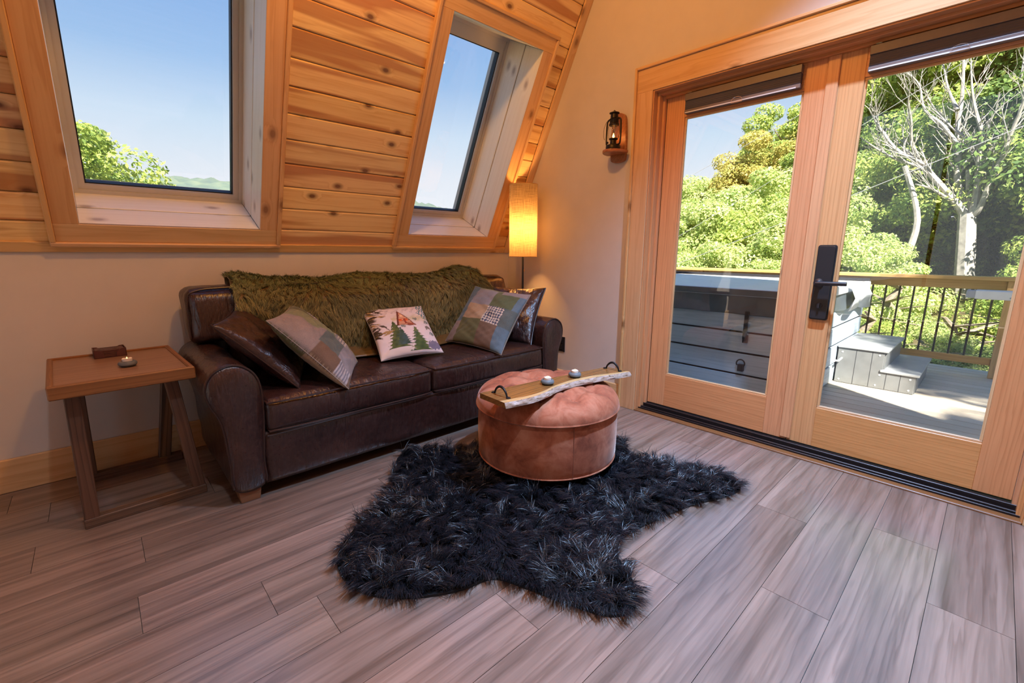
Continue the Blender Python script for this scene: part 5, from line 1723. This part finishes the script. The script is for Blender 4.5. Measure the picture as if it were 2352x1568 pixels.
grove('right', 'middle', [(18, 3.6, 2.0, 0.95, 2), (17.5, 1.6, 3.0, 0.95, 0), (17.5, -0.6, 3.4, 1.05, 3), (16, -2.2, 3.0, 1.1, 0), (15.5, 4.9, 0.8, 0.8, 0), (14.0, 3.5, 0.9, 0.72, 2)])
grove('right', 'nearest', [(13.0, 2.3, 0.0, 0.62, 2), (13.5, -1.7, 0.5, 0.68, 0), (11.2, 1.3, -0.7, 0.45, 2), (11.0, -0.7, -0.5, 0.50, 0), (10.4, 2.6, -0.7, 0.40, 0)])
# trees in the left roof window
tree(-0.7, 16.0, 1.50, 1.15, 0, 1.0, 'rounded green tree filling the lower left of the large roof window', None, 'garden_tree')
tree(-3.6, 15.0, 2.5, 1.05, 3, 1.0, 'dark tree at the left edge of the large roof window', None, 'garden_tree')
tree(2.9, 18.5, 1.25, 0.80, 2, 1.0, 'low pale tree in front of the hazy ridge', None, 'garden_tree')
# yard tree beside the house, its shade falls on the right end of the railing
tree(1.9, -4.4, 6.6, 0.55, 0, 1.0, 'yard tree beside the house shading the right end of the railing', None, 'garden_tree')
tree(-0.45, -4.3, 6.1, 0.30, 2, 1.0, 'smaller unseen yard tree added to dapple the deck', None, 'garden_tree')  # unseen tree added to cast dappled shade on the deck
grove('right', 'low shrub', [(8.6, 2.2, -0.40, 0.26, 2), (8.5, 1.25, -0.45, 0.25, 0), (8.6, 0.35, -0.42, 0.26, 2), (8.8, -0.55, -0.38, 0.28, 0)])

# ---- the bare dead tree
dead = empty('dead_tree', (15.0, 0.55, float(gh(np.array(15.0), np.array(0.4))))); tag(dead, 'bleached bare dead tree with many branches outside the right door', 'tree')
Md = Matrix.Translation(dead.location).inverted()
LIMB = {'trunk': [(0.4, -0.6), (0.44, -0.1), (0.56, 1.0), (0.68, 2.05)], 'L': [(0.72, 2.0), (0.8, 2.17), (1.0, 2.44), (1.39, 2.94), (1.69, 3.33), (2.06, 3.57), (2.34, 3.9), (2.62, 4.34), (2.84, 4.74)],
        'L2': [(1.69, 3.33), (1.9, 3.83), (1.97, 4.28), (2.08, 4.71), (2.1, 5.1)], 'L3': [(1.62, 3.19), (2.09, 3.41), (2.54, 3.74), (2.92, 4.07)],
        'M': [(0.70, 1.95), (0.76, 2.2), (0.94, 2.77), (1.03, 3.45), (1.13, 4.12), (1.14, 4.6), (1.22, 5.33), (1.3, 5.9)], 'M2': [(1.08, 3.64), (1.41, 4.12), (1.75, 4.49), (1.93, 5.07), (2.15, 5.37)],
        'M3': [(1.17, 4.37), (1.4, 4.86), (1.58, 5.49)], 'R': [(0.66, 1.9), (0.59, 2.13), (0.61, 2.74), (0.66, 3.19), (0.67, 3.69), (0.86, 4.25), (1.0, 4.76), (1.11, 5.39)],
        'R1': [(0.69, 3.34), (0.96, 3.74), (1.23, 4.02), (1.62, 4.55), (1.8, 4.95)], 'R2': [(0.64, 1.9), (0.57, 2.13), (0.55, 2.73), (0.56, 3.26), (0.4, 3.7), (0.33, 4.19), (0.28, 4.81), (0.3, 5.3)],
        'R3': [(0.62, 1.95), (0.49, 2.18), (0.42, 2.72), (0.31, 3.29), (0.22, 3.89), (0.16, 4.32), (0.1, 4.9)], 'S': [(0.68, 2.0), (0.67, 2.19), (0.8, 3.03)], 'LL': [(0.85, 2.2), (0.91, 2.3), (1.35, 2.65), (1.69, 2.81)]}
RAD = {k_: (v_[0] * 0.8, v_[1] * 0.8) for k_, v_ in {'trunk': (0.27, 0.19), 'L': (0.12, 0.015), 'L2': (0.055, 0.012), 'L3': (0.05, 0.010), 'M': (0.115, 0.020), 'M2': (0.055, 0.012), 'M3': (0.05, 0.012), 'R': (0.11, 0.016), 'R1': (0.05, 0.010), 'R2': (0.11, 0.018), 'R3': (0.08, 0.018), 'S': (0.085, 0.065), 'LL': (0.05, 0.018)}.items()}
DEP = {'L': -0.6, 'L2': -0.9, 'L3': -0.3, 'M': 0.5, 'M2': 0.2, 'M3': 0.9, 'R': -0.2, 'R1': 0.3, 'R2': 0.8, 'R3': -0.8, 'S': 0.1, 'LL': -0.5, 'trunk': 0}
dr = random.Random(5)
def dwig(mb, p, d, L, rad, lev):
    q1 = p + d * L * 0.5 + Vector((dr.uniform(-1, 1), dr.uniform(-1, 1), dr.uniform(-0.3, 1))) * L * 0.10
    q2 = p + d * L + Vector((dr.uniform(-1, 1), dr.uniform(-1, 1), dr.uniform(0, 1.2))) * L * 0.18
    mb.tube([p, q1, q2], [rad, rad * 0.7, rad * 0.35], 5)
    if lev > 0:
        for k in range(3):
            b = q1 if k else (q1 + q2) / 2
            nd = (d + Vector((dr.uniform(-0.8, 0.8), dr.uniform(-0.9, 0.9), dr.uniform(-0.1, 0.9)))).normalized()
            dwig(mb, b, nd, L * 0.6, rad * 0.55, lev - 1)
twigs = MB()
for k_, pts in LIMB.items():
    a, b = RAD[k_]
    n = len(pts)
    W3 = []
    for i, (yy, zz) in enumerate(pts):
        f = i / (n - 1)
        dx = DEP[k_] * f
        sc_ = (15.0 + dx) / 15.0
        W3.append((15.0 + dx, yy * sc_, EYE + (zz - EYE) * sc_))
    cp = catmull(W3, 4, closed=False)
    rr = np.linspace(a, b, len(cp))
    MB().tube([tuple(p) for p in cp], list(rr), 8).build('trunk' if k_ == 'trunk' else 'limb', M_deadbark, dead, Md, smooth=True)
    if k_ not in ('trunk', 'S'):
        for q in range(int(len(cp) * 0.75)):
            i = dr.randint(len(cp) // 3, len(cp) - 1)
            p = Vector(cp[i])
            t = (Vector(cp[min(i + 1, len(cp) - 1)]) - Vector(cp[max(i - 1, 0)])).normalized()
            d = (t + Vector((dr.uniform(-0.8, 0.8), dr.uniform(-0.9, 0.9), dr.uniform(-0.2, 0.8)))).normalized()
            dwig(twigs, p, d, dr.uniform(0.35, 0.85), max(rr[i] * 0.40, 0.008), 1)
tag(twigs.build('twigs', M_deadbark, dead, Md), kind='stuff')
for x, y, s, h, lab in ((14.6, 1.75, 0.10, 3.2, 'slim pale trunk left of the dead tree'), (17.5, 0.05, 0.12, 4.5, 'leaning grey trunk right of the dead tree')):
    pth = [(x, y, -1.0), (x, y - 0.1, 0.6), (x + 0.1, y - 0.25, h * 0.6), (x, y - 0.7 if s > 0.11 else y + 0.15, h)]
    o = MB().tube(catmull(pth, 5, closed=False), list(np.linspace(s, s * 0.5, 16)), 8).build('tree_trunk', M_deadbark, smooth=True)
    tag(o, lab, 'tree trunk')

# ---- overhead cables
M_cable = plain('cable', (0.30, 0.31, 0.33), 0.5)
for lab, (a, b), rr in (('highest overhead cable crossing the sky', ((9.0, 1.55), (-1.5, 6.03)), 0.005), ('middle overhead cable in front of the golden trees', ((8.6, -0.05), (-1.0, 5.39)), 0.005),
                        ('lowest overhead cable in front of the woods', ((8.5, -0.25), (-3.0, 4.45)), 0.007)):
    pth = [(11.0, a[0] + (b[0] - a[0]) * t, a[1] + (b[1] - a[1]) * t - 0.10 * 4 * t * (1 - t)) for t in np.linspace(0, 1, 16)]
    tag(MB().tube(pth, rr, 6).build('overhead_cable', M_cable), lab, 'cable')
